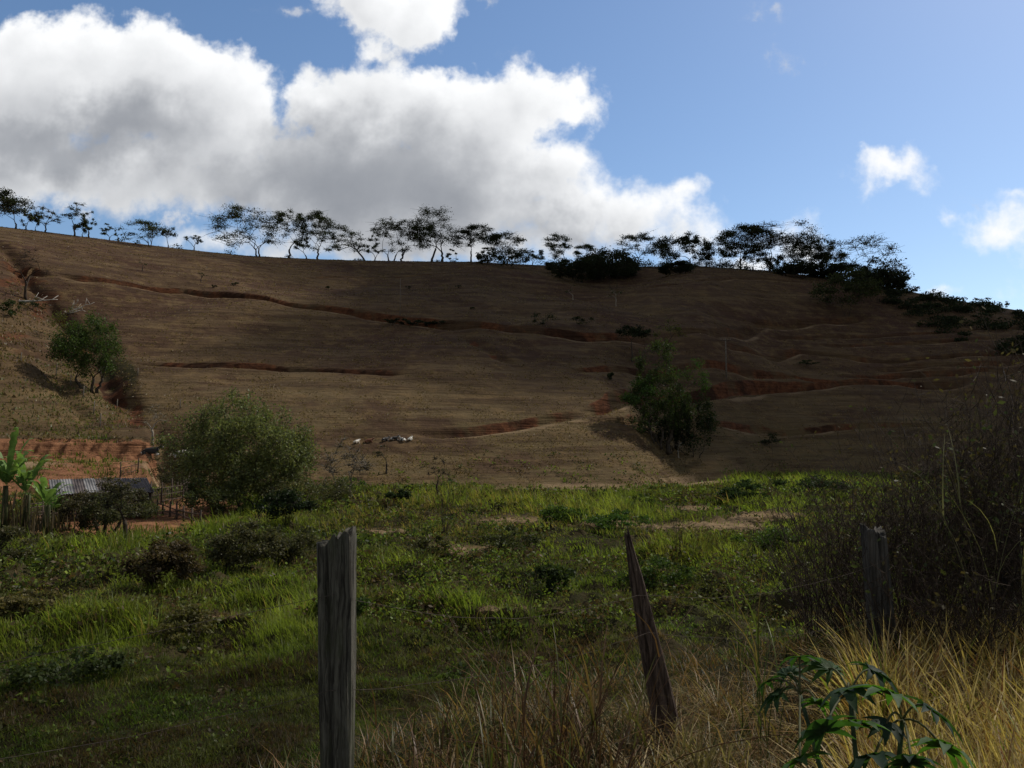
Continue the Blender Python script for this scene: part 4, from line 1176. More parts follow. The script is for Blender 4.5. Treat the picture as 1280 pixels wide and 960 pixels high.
SH = [(545, 700, 60, 42, (0.080, 0.085, 0.03), 'olive weed clump in the middle of the meadow'), (690, 740, 64, 46, (0.040, 0.060, 0.02), 'dark weed clump left of the leaning post top'),
      (640, 690, 70, 44, (0.065, 0.075, 0.03), 'tangled brown green weed bush behind the tall brown weed'), (960, 690, 80, 42, (0.07, 0.115, .025), 'bright weed mound in the right meadow'),
      (930, 632, 60, 40, (0.035, 0.06, .022), 'dark green weed clump at the foot of the slope right of the draw'), (1010, 622, 90, 40, (0.035, 0.055, .022), 'dark weed mass at the foot of the right slope'),
      (770, 662, 80, 34, (0.06, 0.11, .025), 'green leafy mound behind the leaning post top'), (700, 655, 70, 34, (0.07, 0.115, .025), 'green leafy mound in the back of the middle meadow'),
      (80, 855, 110, 60, (0.055, 0.075, .025), 'wide green weed mound low at the left'), (240, 800, 90, 50, (0.10, 0.095, .035), 'yellowing grassy mound left of the tall fence post'),
      (430, 770, 60, 40, (0.06, 0.095, .025), 'green weed mound just right of the tall fence post'), (820, 735, 90, 50, (0.055, 0.09, .022), 'dense green mound right of the leaning post')]
for i, (px, py, w, h, c, lab) in enumerate(SH):
    g = ground_at(px, py); d = math.hypot(g.x, g.y)
    bush('weed_clump', lab, g, w * d / FPX / 2, w * d / FPX / 2, h * d / FPX * .75, 20, 110, .05 + d * .0022, c, 640 + i, group='weed clumps in the meadow', cat='weeds', rmin=.005, cb=.02)

def twig_shrub(name, label, g, H, spread, nst, seed, leafc=None, nleaf=0, ls=.03, group=None, cat='shrub', mat=None, r=.006, branch=5, part='stem', lean=(0, 0), dens=1.0):
    rg = rng_(seed); root = tag(empty(name, g), label, cat, group)
    mb = MB(); C = []
    for s in range(nst):
        a = rg.uniform(0, 6.28); q = rg.uniform(.1, 1) * spread; h = H * rg.uniform(.55, 1.05)
        b = np.array([math.cos(a), math.sin(a), 0]) * rg.uniform(0, .12) * H * .5
        e = b + np.array([math.cos(a) * q + lean[0] * h, math.sin(a) * q + lean[1] * h, h])
        us = np.linspace(0, 1, 7)[:, None]
        P = b + (e - b) * us + np.array([math.cos(a), math.sin(a), 0]) * (us ** 2 - us) * q * .5
        P[1:] += rg.normal(0, .014 * H, (6, 3)); P[0, 2] -= .1
        mb.tube(P, np.linspace(r, r * .3, 7), 4, cap=False)
        for k in range(int(branch * rg.uniform(.6, 1.4))):
            j = rg.integers(2, 6); p = P[j] + (P[j + 1 if j < 6 else j] - P[j]) * rg.random()
            d = rg.normal(0, 1, 3); d[2] = abs(d[2]) * .8 + .3; d /= np.linalg.norm(d)
            l = H * rg.uniform(.10, .34) * (1.15 - j / 8)
            p1 = p + d * l * .5 + rg.normal(0, .03 * l, 3); p2 = p1 + (d + [0, 0, .35]) * l * .5
            mb.tube(np.array([p, p1, p2]), [r * .5, r * .36, r * .2], 3, cap=False)
            C += [p2, p1]
            for _ in range(3):
                d2 = d + rg.normal(0, .7, 3); q2 = p + (p2 - p) * rg.uniform(.3, .95); q3 = q2 + d2 * l * .28
                mb.tube(np.array([q2, q3]), [r * .28, r * .14], 3, cap=False); C.append(q3)
    mb.build(part, mat or M_TWIG, root)
    if nleaf and leafc is not None:
        C = np.array(C); i = rg.integers(0, len(C), nleaf)
        v, f, cc = leaf_quads(C[i] + rg.normal(0, .03, (nleaf, 3)), ls, rg, leafc, 0, 1.9)
        link('foliage', np_mesh('foliage', v, [f], cc), M_LEAF, root)
    return root

# thicket on the roadside at the right
TH = [  # px, range, height above ground, spread, stems, leaves, label
 (1010, 7.6, 1.15, .75, 22, 60, 'low twig tangle leaning out at the left end of the roadside thicket'),
 (1050, 7.0, 1.35, .7, 24, 120, 'open dry shrub with few brown leaves left of the broad dark post'),
 (1085, 7.4, 1.55, .6, 24, 160, 'dry shrub with hanging brown leaves rising behind the broad dark post'),
 (1125, 6.9, 1.6, .7, 26, 160, 'brown twiggy shrub just right of the broad dark post'),
 (1150, 8.4, 1.9, .8, 24, 140, 'dense back row shrub behind the brown twiggy ones'),
 (1165, 6.5, 1.6, .6, 22, 200, 'shrub with grey seed heads in the middle of the thicket'),
 (1195, 7.2, 2.0, .55, 22, 220, 'upright shrub left of the tallest leafy stem'),
 (1218, 6.8, 2.45, .38, 11, 380, 'tallest shrub of the thicket with a narrow leafy top'),
 (1240, 7.8, 2.0, .7, 24, 220, 'leafy dry shrub right of the tallest one'),
 (1262, 6.3, 1.9, .6, 24, 240, 'dense shrub in front of the black post at the right edge'),
 (1290, 7.0, 2.2, .7, 26, 240, 'shrub reaching out of the picture at the right edge'),
 (1330, 6.5, 2.1, .8, 26, 200, 'rightmost shrub of the thicket beyond the picture edge'),
 (1105, 5.9, 1.0, .6, 24, 60, 'short tangled shrub in front of the middle of the thicket'),
 (1200, 5.7, 1.1, .65, 26, 100, 'short dark tangle above the yellow grass'),
 (1145, 9.6, 2.0, 1.0, 26, 100, 'farthest shrub of the thicket, low in the dip'),
 (1030, 9.5, 1.8, 1.0, 22, 60, 'far loose shrub at the left back of the thicket'),
 (1265, 8.9, 2.2, .9, 26, 200, 'tall back shrub in the right corner of the thicket'),
]
for i, (px, r, H, sp, ns, nl, lab) in enumerate(TH):
    twig_shrub('thicket_shrub', lab, at_range(px, r), H, sp, int(ns * 1.3), 700 + i, (0.075, 0.062, 0.032) if i % 3 else (0.07, 0.085, .035), int(nl * 1.4), .04, 'shrubs of the roadside thicket', branch=7, r=.0055)
twig_shrub('tall_weed', 'tall reddish brown weed stalk left of the leaning post', ground_at(660, 790), 2.0, .35, 7, 730, (0.07, 0.07, .03), 160, .06, cat='weed', branch=7)
twig_shrub('tall_weed', 'thin dark weed stalk above the tan patch in the meadow', ground_at(556, 668), 3.0, .5, 6, 731, (0.07, 0.07, .03), 90, .09, cat='weed', branch=6, r=.014)
twig_shrub('tall_weed', 'branched bare weed right of the tall fence post', ground_at(522, 716), 1.6, .5, 7, 732, (0.07, 0.07, .03), 60, .07, cat='weed', branch=6, r=.009)
twig_shrub('tall_weed', 'thin weed stalk standing right of the leaning post top', ground_at(846, 700), 2.2, .4, 5, 733, (0.07, 0.07, .03), 50, .08, cat='weed', branch=5, r=.012)

# ------------------------------------------------------------------ posts and wire of the roadside fence
def post_mat(name, c1, c2, c3):
    m, nt, out = new_mat(name)
    tc = nt.new('ShaderNodeTexCoord'); P = nt.v('ADD', tc.outputs['Object'], nt.scale(nt.noise(tc.outputs['Object'], 5.0, 3, .5, color=True), .03))
    g = nt.noise(nt.v('MULTIPLY', P, (60, 60, 3.2)), 1.0, 8, 0.7, dist=0.6)
    g2 = nt.noise(nt.v('MULTIPLY', P, (120, 120, 5)), 1.0, 4, 0.6)
    s = nt.noise(nt.v('MULTIPLY', P, (9, 9, 3)), 1.0, 5, 0.6)
    c = nt.mix(nt.ramp(g, .36, .62), c1, c2)
    c = nt.mix(nt.ramp(g2, .5, .7, 0, .6), c, c1)
    c = nt.mix(nt.ramp(s, .5, .66, 0, .7), c, c3)
    b = nt.new('ShaderNodeBsdfPrincipled'); nt.l.new(c, b.inputs['Base Color']); b.inputs['Roughness'].default_value = .85
    b.inputs['Specular IOR Level'].default_value = .25
    bp = nt.new('ShaderNodeBump'); bp.inputs['Strength'].default_value = 1; bp.inputs['Distance'].default_value = .012
    nt.l.new(nt.m('MULTIPLY_ADD', g2, .5, g), bp.inputs['Height']); nt.l.new(bp.outputs[0], b.inputs['Normal'])
    nt.l.new(b.outputs[0], out.inputs[0])
    return m
M_POST = post_mat('weathered grey timber', (0.030, 0.027, 0.022), (0.160, 0.150, 0.122), (0.080, 0.088, 0.048))
M_POST2 = post_mat('old brown timber', (0.030, 0.020, 0.016), (0.150, 0.108, 0.085), (0.09, 0.062, 0.046))
M_POST3 = post_mat('dark timber', (0.024, 0.022, 0.020), (0.115, 0.108, 0.098), (0.04, 0.036, 0.03))
M_WIRE = solid_mat('rusty wire', (0.06, 0.045, 0.036), (0.17, 0.14, 0.12), 40, bump=.1, rough=.9)

def timber(name, label, base, top, prof, mat, seed, slant=0.0, square=0.6, cracks=((2.2, .35, .3),), top_jag=.01, group='posts of the roadside fence'):
    """a hewn post from base to top; prof = half widths up the post"""
    rg = rng_(seed); n = 96; m = 60
    base = np.array(base, float); top = np.array(top, float)
    root = tag(empty(name, base), label, 'fence post', group)
    ax = top - base; L = np.linalg.norm(ax); ax /= L
    ex = np.array([1, 0, 0]) - ax * ax[0]; ex /= np.linalg.norm(ex); ey = np.cross(ax, ex)
    V = []
    for j in range(m + 1):
        u = j / m
        R = np.interp(u, np.linspace(0, 1, len(prof)), prof)
        for i in range(n):
            a = 2 * math.pi * i / n
            sq = 1 / max(abs(math.cos(a)), abs(math.sin(a))) ** square
            q = R * sq * (1 + .10 * mnoise.noise(Vector((math.cos(a) * 1.4, math.sin(a) * 1.4, u * L * 1.2 + seed))) + .07 * mnoise.noise(Vector((math.cos(a) * 7, math.sin(a) * 7, u * L * 1.5 + seed))) + .045 * mnoise.noise(Vector((math.cos(a) * 19, math.sin(a) * 19, u * L * 2.5 + seed))))
            for ca, wd, dp in cracks:
                w = ca + .12 * math.sin(u * 5 + seed); dd = abs((a - w + math.pi) % (2 * math.pi) - math.pi)
                q *= 1 - dp * math.exp(-(dd / (wd * .25)) ** 2) * (.35 + .65 * u ** .7)
            z = u * L
            if u > .9:
                k = (u - .9) / .1
                z += k * (slant * math.cos(a) * R + top_jag * mnoise.noise(Vector((math.cos(a) * 3, math.sin(a) * 3, seed * 2.3))) * 3)
            V.append(ex * q * math.cos(a) + ey * q * math.sin(a) + ax * z)
    V = np.array(V)
    F = [[j * n + i, j * n + (i + 1) % n, (j + 1) * n + (i + 1) % n, (j + 1) * n + i] for j in range(m) for i in range(n)]
    c = V[m * n:].mean(0) - ax * .012
    V = np.concatenate([V, [c]])
    T = [[m * n + i, m * n + (i + 1) % n, len(V) - 1] for i in range(n)]
    me = np_mesh(name + '_shaft', V, [np.array(F), np.array(T)])
    link('shaft', me, mat, root)
    mb = MB()                                             # staples that hold the wire
    for u in (.35, .62, .86):
        p = ax * L * u - ey * (np.interp(u, np.linspace(0, 1, len(prof)), prof) * 1.02)
        s = -1 if (-ey)[1] > 0 else 1
        mb.tube([p + ex * .008 + [0, .02, 0], p + ex * .008 - [0, .004, 0], p - ex * .008 - [0, .004, 0], p - ex * .008 + [0, .02, 0]], .0016, 4)
    mb.build('staple', M_WIRE, root)
    return root, base, top

def post_at(px, r, zoff=-.25):
    g = at_range(px, r); return (g.x, g.y, g.z + zoff)
def pix(px, py, Y):
    d = ray(px, py); k = Y / d[1]
    return (d[0] * k, Y, CZ + d[2] * k)
Y1 = 3.3
P1 = timber('fence_post', 'tall grey hewn fence post with a split top, nearest the camera', (pix(424, 1100, Y1)[0], Y1, 2.6), pix(421, 671, Y1), (.062, .062, .064, .068, .071, .074), M_POST, 5, slant=.28, square=.62, cracks=((4.35, .5, .30), (5.4, .3, .12), (3.7, .25, .10)), top_jag=.014)
Y2 = 4.35
P2 = timber('fence_post', 'leaning brown fence post rotted to a point at its top', (pix(848, 930, Y2)[0], Y2, 2.75), pix(784, 669, Y2), (.068, .067, .064, .058, .047, .036, .012), M_POST2, 9, slant=1.5, square=.35, cracks=((4.3, .6, .5), (5.2, .4, .3), (3.6, .4, .35)), top_jag=.03)
Y3 = 5.3
P3 = timber('fence_post', 'broad dark fence post half hidden by the thicket and yellow grass', (pix(1112, 830, Y3)[0], Y3, 2.6), pix(1091, 662, Y3), (.085, .083, .078, .072, .066), M_POST3, 12, slant=-.3, square=.5, cracks=((4.9, .5, .2),), top_jag=.02)
Y4 = 6.1
P4 = timber('fence_post', 'black fence post inside the thicket at the right edge', (pix(1272, 860, Y4)[0], Y4, 2.5), pix(1268, 642, Y4), (.10, .10, .095, .09), M_POST3, 15, slant=.2, square=.4, cracks=((4.6, .5, .2),), top_jag=.02)

def wires():
    pts = [P1, P2, P3, P4]
    for k, u in enumerate((.86, .62, .35)):
        mb = MB(); rg = rng_(40 + k); P = []
        ends = [np.array([-4.2, 2.3, 2.9 + .45 * u * 2])] + [p[1] + (p[2] - p[1]) * u - np.array([0, .07 + .02 * (i > 1), 0]) for i, p in enumerate(pts)] + [np.array([7.2, 7.2, 2.7 + u * 1.3])]
        if k == 0: ends[2][2] -= .12
        for a, b in zip(ends[:-1], ends[1:]):
            sag = .05 + .09 * rg.random() + (.12 if k == 2 else 0)
            for t in np.linspace(0, 1, 16)[:-1]:
                p = a + (b - a) * t; p = p - [0, 0, sag * 4 * t * (1 - t)]; P.append(p + rg.normal(0, .003, 3))
        P.append(ends[-1]); P = np.array(P)
        o = tag(empty('fence_wire', P[0]), ['top strand of barbed wire along the roadside posts', 'middle strand of barbed wire along the roadside posts', 'lowest sagging strand of barbed wire along the roadside posts'][k], 'fence wire', 'wires of the roadside fence')
        Q = P - P[0]
        mb.tube(Q, .0011, 5); mb.build('strand', M_WIRE, o)
wires()

# ------------------------------------------------------------------ grass of the verge
def verge_grass():
    rg = rng_(55); pr = []
    def tufts(n, px0, px1, r0, r1, H, nb, cols, wt, lean=(.25, 1.1), W=.006, sp=.06, segs=4, keep=None):
        px = rg.uniform(px0, px1, n); r = rg.uniform(r0, r1, n)
        th = np.arctan((px - 640) / FPX); X = r * np.sin(th); Y = r * np.cos(th)
        h, so_, du, ya, bank = height(X, Y, True)
        ok = (bank > .35)
        if keep is not None: ok &= keep(X, Y, px, r)
        I = np.repeat(np.nonzero(ok)[0], nb); N = len(I)
        if not N: return
        hs = rg.uniform(.55, 1.1, n) * (0.75 + .6 * fbm(X, Y, .8, 2, 9))
        a = rg.uniform(0, 6.283, N); o = np.abs(rg.normal(0, sp, N))
        P = np.stack([X[I] + np.cos(a) * o, Y[I] + np.sin(a) * o, h[I] - .03], -1)
        c0 = rg.choice(len(cols), size=n, p=wt)
        ci = np.where(rg.random(N) < .65, c0[I], rg.choice(len(cols), size=N, p=wt))
        c = np.array(cols)[ci] * rg.uniform(.6, 1.25, N)[:, None]
        HH = H * hs[I] * rg.uniform(.4, 1.15, N)
        pr.append(blades(P, HH, W * rg.uniform(.5, 1.6, N), a + rg.normal(0, .8, N), rg.uniform(*lean, N), c, c * np.array([1.25, 1.15, .95]), segs, curl=1.2))
    Yl, St, Br, Gr, Rd = (0.35, 0.285, 0.125), (0.44, 0.37, 0.23), (0.20, 0.125, 0.06), (0.16, 0.20, 0.04), (0.20, 0.09, 0.05)
    Yl, St, Br, Gr, Rd = [np.array(v) for v in (Yl, St, Br, Gr, Rd)]
    tufts(720, 1068, 1420, 3.0, 6.4, .60, 28, [Yl, St, Br, Gr, Rd], [.36, .32, .20, .07, .05], W=.016, lean=(.15, .8), sp=.07)
    tufts(420, 1060, 1420, 2.8, 6.4, .50, 20, [Yl, St, Br, Gr], [.30, .34, .28, .08], W=.018, lean=(.6, 1.9), sp=.09)
    tufts(420, 1080, 1420, 2.1, 3.4, .55, 24, [Yl, St, Br, Gr], [.34, .31, .27, .08], W=.011, lean=(.15, .9), sp=.06)
    tufts(300, 560, 1090, 2.6, 5.0, .26, 22, [St * .6, Br * .8, Yl * .5, Gr * .6], [.20, .40, .10, .30], lean=(.3, 1.7), W=.006, sp=.07)
    tufts(170, 780, 1120, 3.1, 5.2, .36, 18, [St * .8, Br, Yl * .7], [.40, .40, .20], lean=(.4, 1.9), W=.006, sp=.08)
    tufts(90, 430, 700, 2.8, 4.2, .24, 16, [Br * .7, Gr * .6, St * .6], [.40, .45, .15], lean=(.3, 1.5), W=.006, sp=.06)
    tufts(1500, 330, 1300, 3.6, 9.5, .30, 16, [Br, (0.06, 0.07, .025), (.05, .045, .03)], [.35, .40, .25], lean=(.3, 1.3), W=.008, sp=.08, segs=3)
    blade_obj('verge_grass', pr, M_STRAW, 'yellow and straw coloured dry grass along the roadside verge', 'grass', 'stuff')
verge_grass()

def culms(name, label, px, r, H, n, seed, cols, spread=.12, leaf=(.25, .5), W=.009, lean=.5, base_z=0):
    """a grass clump one can tell apart: bending stalks with long leaves"""
    rg = rng_(seed); g = at_range(px, r); g.z += base_z
    root = tag(empty(name, g), label, 'grass clump', 'tall grass clumps by the fence')
    mb = MB(); V = []; F = {}; C = []; off = 0
    P0 = []; az0 = []; L0 = []
    for i in range(n):
        a = rg.uniform(0, 6.28); b = np.array([math.cos(a), math.sin(a), 0]) * rg.uniform(0, spread); h = H * rg.uniform(.5, 1.05)
        bend = rg.uniform(.05, lean) * h; a2 = a + rg.normal(0, .8)
        us = np.linspace(0, 1, 9)[:, None]
        P = b + np.array([math.cos(a2), math.sin(a2), 0]) * bend * us ** 2 + np.array([0, 0, h]) * (us - .12 * us ** 3)
        mb.tube(P, np.linspace(.0032, .0009, 9), 4, col=np.array(cols[0]) * rg.uniform(.7, 1.2), cap=False)
        for k in range(rg.integers(2, 5)):
            P0.append(P[rg.integers(1, 7)]); az0.append(rg.uniform(0, 6.28)); L0.append(H * rg.uniform(*leaf))
    mb.build('stalks', M_STRAW, root)
    P0 = np.array(P0); m = len(P0)
    ci = rg.choice(len(cols), size=m); c = np.array(cols)[ci] * rg.uniform(.7, 1.2, m)[:, None]
    v, f, cc = blades(P0, np.array(L0), W * rg.uniform(.6, 1.4, m), np.array(az0), rg.uniform(.3, 1.2, m), c, None, 5)
    link('leaves', np_mesh('leaves', v, f, cc), M_STRAW, root)
BRN = [(0.13, 0.07, 0.04), (0.20, 0.13, 0.06), (0.09, 0.085, .03)]
GRN = [(0.10, 0.13, 0.035), (0.16, 0.17, 0.045), (0.20, 0.15, .06)]
culms('grass_clump', 'tall rusty brown grass clump at the bottom, left of the leaning post', 690, 3.2, 1.05, 26, 801, BRN, .2)
culms('grass_clump', 'rusty grass clump at the bottom centre with green yellow leaves', 628, 2.9, .72, 22, 802, GRN + BRN, .16)
culms('grass_clump', 'brown grass clump right behind the green yellow one', 660, 3.6, 1.0, 20, 803, BRN, .2)
culms('grass_clump', 'thin brown grass stalks between the tall post and the rusty clump', 545, 3.5, .62, 12, 804, BRN, .2)
culms('grass_clump', 'arching brown grass clump in front of the leaning post foot', 745, 3.3, .95, 20, 805, BRN, .18, lean=1.3)
culms('grass_clump', 'short straw coloured clump at the foot of the leaning post', 872, 3.9, .45, 30, 806, [(0.30, 0.25, .12), (0.2, .17, .07)], .14)
culms('grass_clump', 'thin green grass stalks rising right of the leaning post', 950, 4.4, 1.15, 7, 807, GRN, .15)
culms('grass_clump', 'pale bent reed standing in the thicket', 1222, 5.8, 1.9, 6, 808, [(0.20, 0.19, .09)], .08, W=.009)

# ------------------------------------------------------------------ castor plant at the lower right
def palmate(L, rg, lobes=8, droop=.35):
    V = []; F = []; C = []
    base = np.array([0, 0, 0])
    for k in range(lobes):
        a = -2.35 + 4.7 * k / (lobes - 1) + rg.normal(0, .04)
        l = L * (1.0 - .42 * (abs(a) / 2.35) ** 1.5) * rg.uniform(.92, 1.06)
        d = np.array([math.cos(a), math.sin(a), 0]); s = np.array([-math.sin(a), math.cos(a), 0])
        n = 7; b = len(V)
        for i in range(n + 1):
            u = i / n
            w = l * .14 * (math.sin(math.pi * min(1, u ** .75 * .98 + .01)) ** .8) * (1 + .12 * ((i % 2) * 2 - 1) * (u > .4)) + (.10 * l * (1 - u) ** 3)
            z = -droop * l * u ** 2 + .05 * l * math.sin(u * 3)
            V += [d * l * u - s * w + [0, 0, z + w * .35], d * l * u + [0, 0, z], d * l * u + s * w + [0, 0, z + w * .35]]
        for i in range(n):
            q = b + 3 * i
            F += [[q, q + 3, q + 4, q + 1], [q + 1, q + 4, q + 5, q + 2]]
    return np.array(V), np.array(F)
def castor_mat():
    m, nt, out = new_mat('castor leaf')
    c = attr(nt, 'Col'); tc = nt.new('ShaderNodeTexCoord')
    c = nt.scale(c, nt.ramp(nt.noise(tc.outputs['Object'], 22, 4, .6), .3, .7, .7, 1.3))
    b = nt.new('ShaderNodeBsdfPrincipled'); nt.l.new(c, b.inputs['Base Color']); b.inputs['Roughness'].default_value = .62; b.inputs['Specular IOR Level'].default_value = .2
    tr = nt.new('ShaderNodeBsdfTranslucent'); nt.l.new(nt.v('MULTIPLY', c, (1.4, 1.8, .4)), tr.inputs[0])
    mx = nt.new('ShaderNodeMixShader'); mx.inputs[0].default_value = .45
    nt.l.new(b.outputs[0], mx.inputs[1]); nt.l.new(tr.outputs[0], mx.inputs[2]); nt.l.new(mx.outputs[0], out.inputs[0])
    return m
M_CASTOR = castor_mat()
def castor():
    rg = rng_(90)
    g = at_range(1080, 2.45)
    root = tag(empty('castor_plant', g), 'green castor plant with star shaped leaves at the lower right', 'plant')
    G = np.array(g)
    node = {'a': np.array(pix(1062, 868, 2.45)) - G, 'b': np.array(pix(1128, 900, 2.3)) - G, 'c': np.array(pix(1000, 868, 2.55)) - G}
    mb = MB()
    for k, nd in node.items():
        us = np.linspace(0, 1, 8)[:, None]
        P = nd * us + np.array([nd[0] * -.3, 0, 0]) * us * (1 - us); P[0, 2] = -.08
        mb.tube(P, np.linspace(.012, .006, 8), 8, col=(.06, .09, .05))
    mb.build('stem', M_CASTOR, root, True)
    spec = [(960, 852, 2.7, 'c', .10, -.7, -.5), (1022, 880, 2.45, 'c', .11, .4, -.6), (1108, 905, 2.2, 'b', .10, .1, .3), (1000, 822, 2.6, 'c', .12, -.1, -.3), (1036, 836, 2.6, 'a', .14, .2, .35), (1090, 838, 2.5, 'a', .15, .6, .2), (1060, 862, 2.35, 'a', .15, -.4, -.2), (1112, 868, 2.3, 'b', .17, .5, -.25),
            (1160, 886, 2.3, 'b', .16, .9, .1), (1030, 915, 2.05, 'a', .16, -.3, -.95), (1178, 935, 2.15, 'b', .15, .7, -.5), (1092, 946, 2.1, 'b', .15, -.2, -.5), (975, 868, 2.65, 'c', .13, -.8, -.1),
            (1000, 952, 2.05, 'c', .14, -.5, -.6), (1140, 955, 2.0, 'b', .13, .3, -.8), (985, 842, 2.7, 'c', .11, -.6, .3), (1070, 905, 2.2, 'a', .14, .1, -.4)]
    for i, (px, py, Y, k, L, roll, pit) in enumerate(spec):
        c = np.array(pix(px, py, Y)) - G
        V, F = palmate(L * .8, rg, 8 if i % 2 else 9, rg.uniform(.2, .6))
        R = Matrix.Rotation(pit, 3, 'X') @ Matrix.Rotation(roll * .7, 3, 'Y') @ Matrix.Rotation(math.atan2(c[1] - node[k][1], c[0] - node[k][0]) + rg.normal(0, .3), 3, 'Z')
        V = V @ np.array(R).T + c
        col = np.array([(.030, .062, .026), (.050, .100, .028), (.020, .042, .024)][i % 3])
        link('leaf', np_mesh('leaf', V, [F], np.tile(col, (len(V), 1)), True), M_CASTOR, root)
        us = np.linspace(0, 1, 6)[:, None]; n0 = node[k]
        P = n0 * (1 - us) + c * us + np.array([0, 0, .05]) * 4 * us * (1 - us) * .5
        pm = MB(); pm.tube(P, .0032, 5, col=(.12, .12, .06)); pm.build('leaf_stalk', M_CASTOR, root, True)
castor()

# ------------------------------------------------------------------ banana plants by the yard
def banana(label, px, py, H, n, seed, group='banana plants', stem=.13):
    rg = rng_(seed); g = ground_at(px, py)
    root = tag(empty('banana_plant', g), label, 'banana plant', group)
    hs = H * .38; mb = MB()
    for k in range(2):
        x = rg.normal(0, .2) * k
        mb.tube([[x, 0, -.1], [x * 1.1, 0, hs * .5], [x * 1.3, 0, hs]], [stem, stem * .8, stem * .5], 8, col=(.10, .11, .05))
    mb.build('stem', M_LEAF, root, True)
    n += 4
    for i in range(n):
        a = 2 * math.pi * i / n + rg.normal(0, .25); L = H * rg.uniform(.48, .72); up = rg.uniform(.6, 1.6)
        d = np.array([math.cos(a), math.sin(a), 0]); s = np.array([-math.sin(a), math.cos(a), 0])
        m = 22; V = []; F = []
        for j in range(m + 1):
            u = j / m
            c = d * L * (u * (1 - .15 * u)) * (.95 - .35 * up) + np.array([0, 0, hs]) + np.array([0, 0, 1]) * L * (up * u - (.15 + .45 * up) * u ** 2.2)
            w = .19 * (math.sin(math.pi * min(1, u ** .8)) ** .55 if 0 < u < 1 else 0) * (1 if u > .08 else .2) * rg.uniform(.72, 1.05)
            w2 = w * rg.uniform(.7, 1.1)
            V += [c - s * w + [0, 0, -.25 * w], c, c + s * w2 + [0, 0, -.25 * w2]]
        for j in range(m):
            q = 3 * j
            if rg.random() > .10: F.append([q, q + 3, q + 4, q + 1])
            if rg.random() > .10: F.append([q + 1, q + 4, q + 5, q + 2])
        col = np.array((.17, .27, .085)) * rg.uniform(.7, 1.25)
        link('leaf', np_mesh('leaf', np.array(V), [np.array(F)], np.tile(col, (len(V), 1))), M_LEAF, root)
    n2 = 46; P = np.stack([rg.normal(0, .5, n2), rg.normal(0, .4, n2), rg.uniform(.9, hs, n2)], -1)
    c = np.tile(np.array([.10, .075, .045]), (n2, 1)) * rg.uniform(.5, 1.5, n2)[:, None]
    v, f, cc = blades(P - [0, 0, .9], rg.uniform(.6, 1.3, n2), .10 * rg.uniform(.4, 1.2, n2), rg.uniform(0, 6.28, n2), rg.uniform(.05, .3, n2), c, None, 3)
    link('dead_leaves', np_mesh('dead_leaves', v, f, cc), M_STRAW, root)
banana('tallest banana plant at the left edge', 6, 664, 6.0, 9, 820)
banana('banana plant with upright leaves just right of the tallest one', 30, 666, 5.2, 9, 821)
banana('small banana plant in front of the left end of the shed', 56, 668, 3.6, 7, 822)
banana('low young banana plant with drooping leaf beside the slatted pen', 66, 664, 2.4, 5, 823, stem=.09)

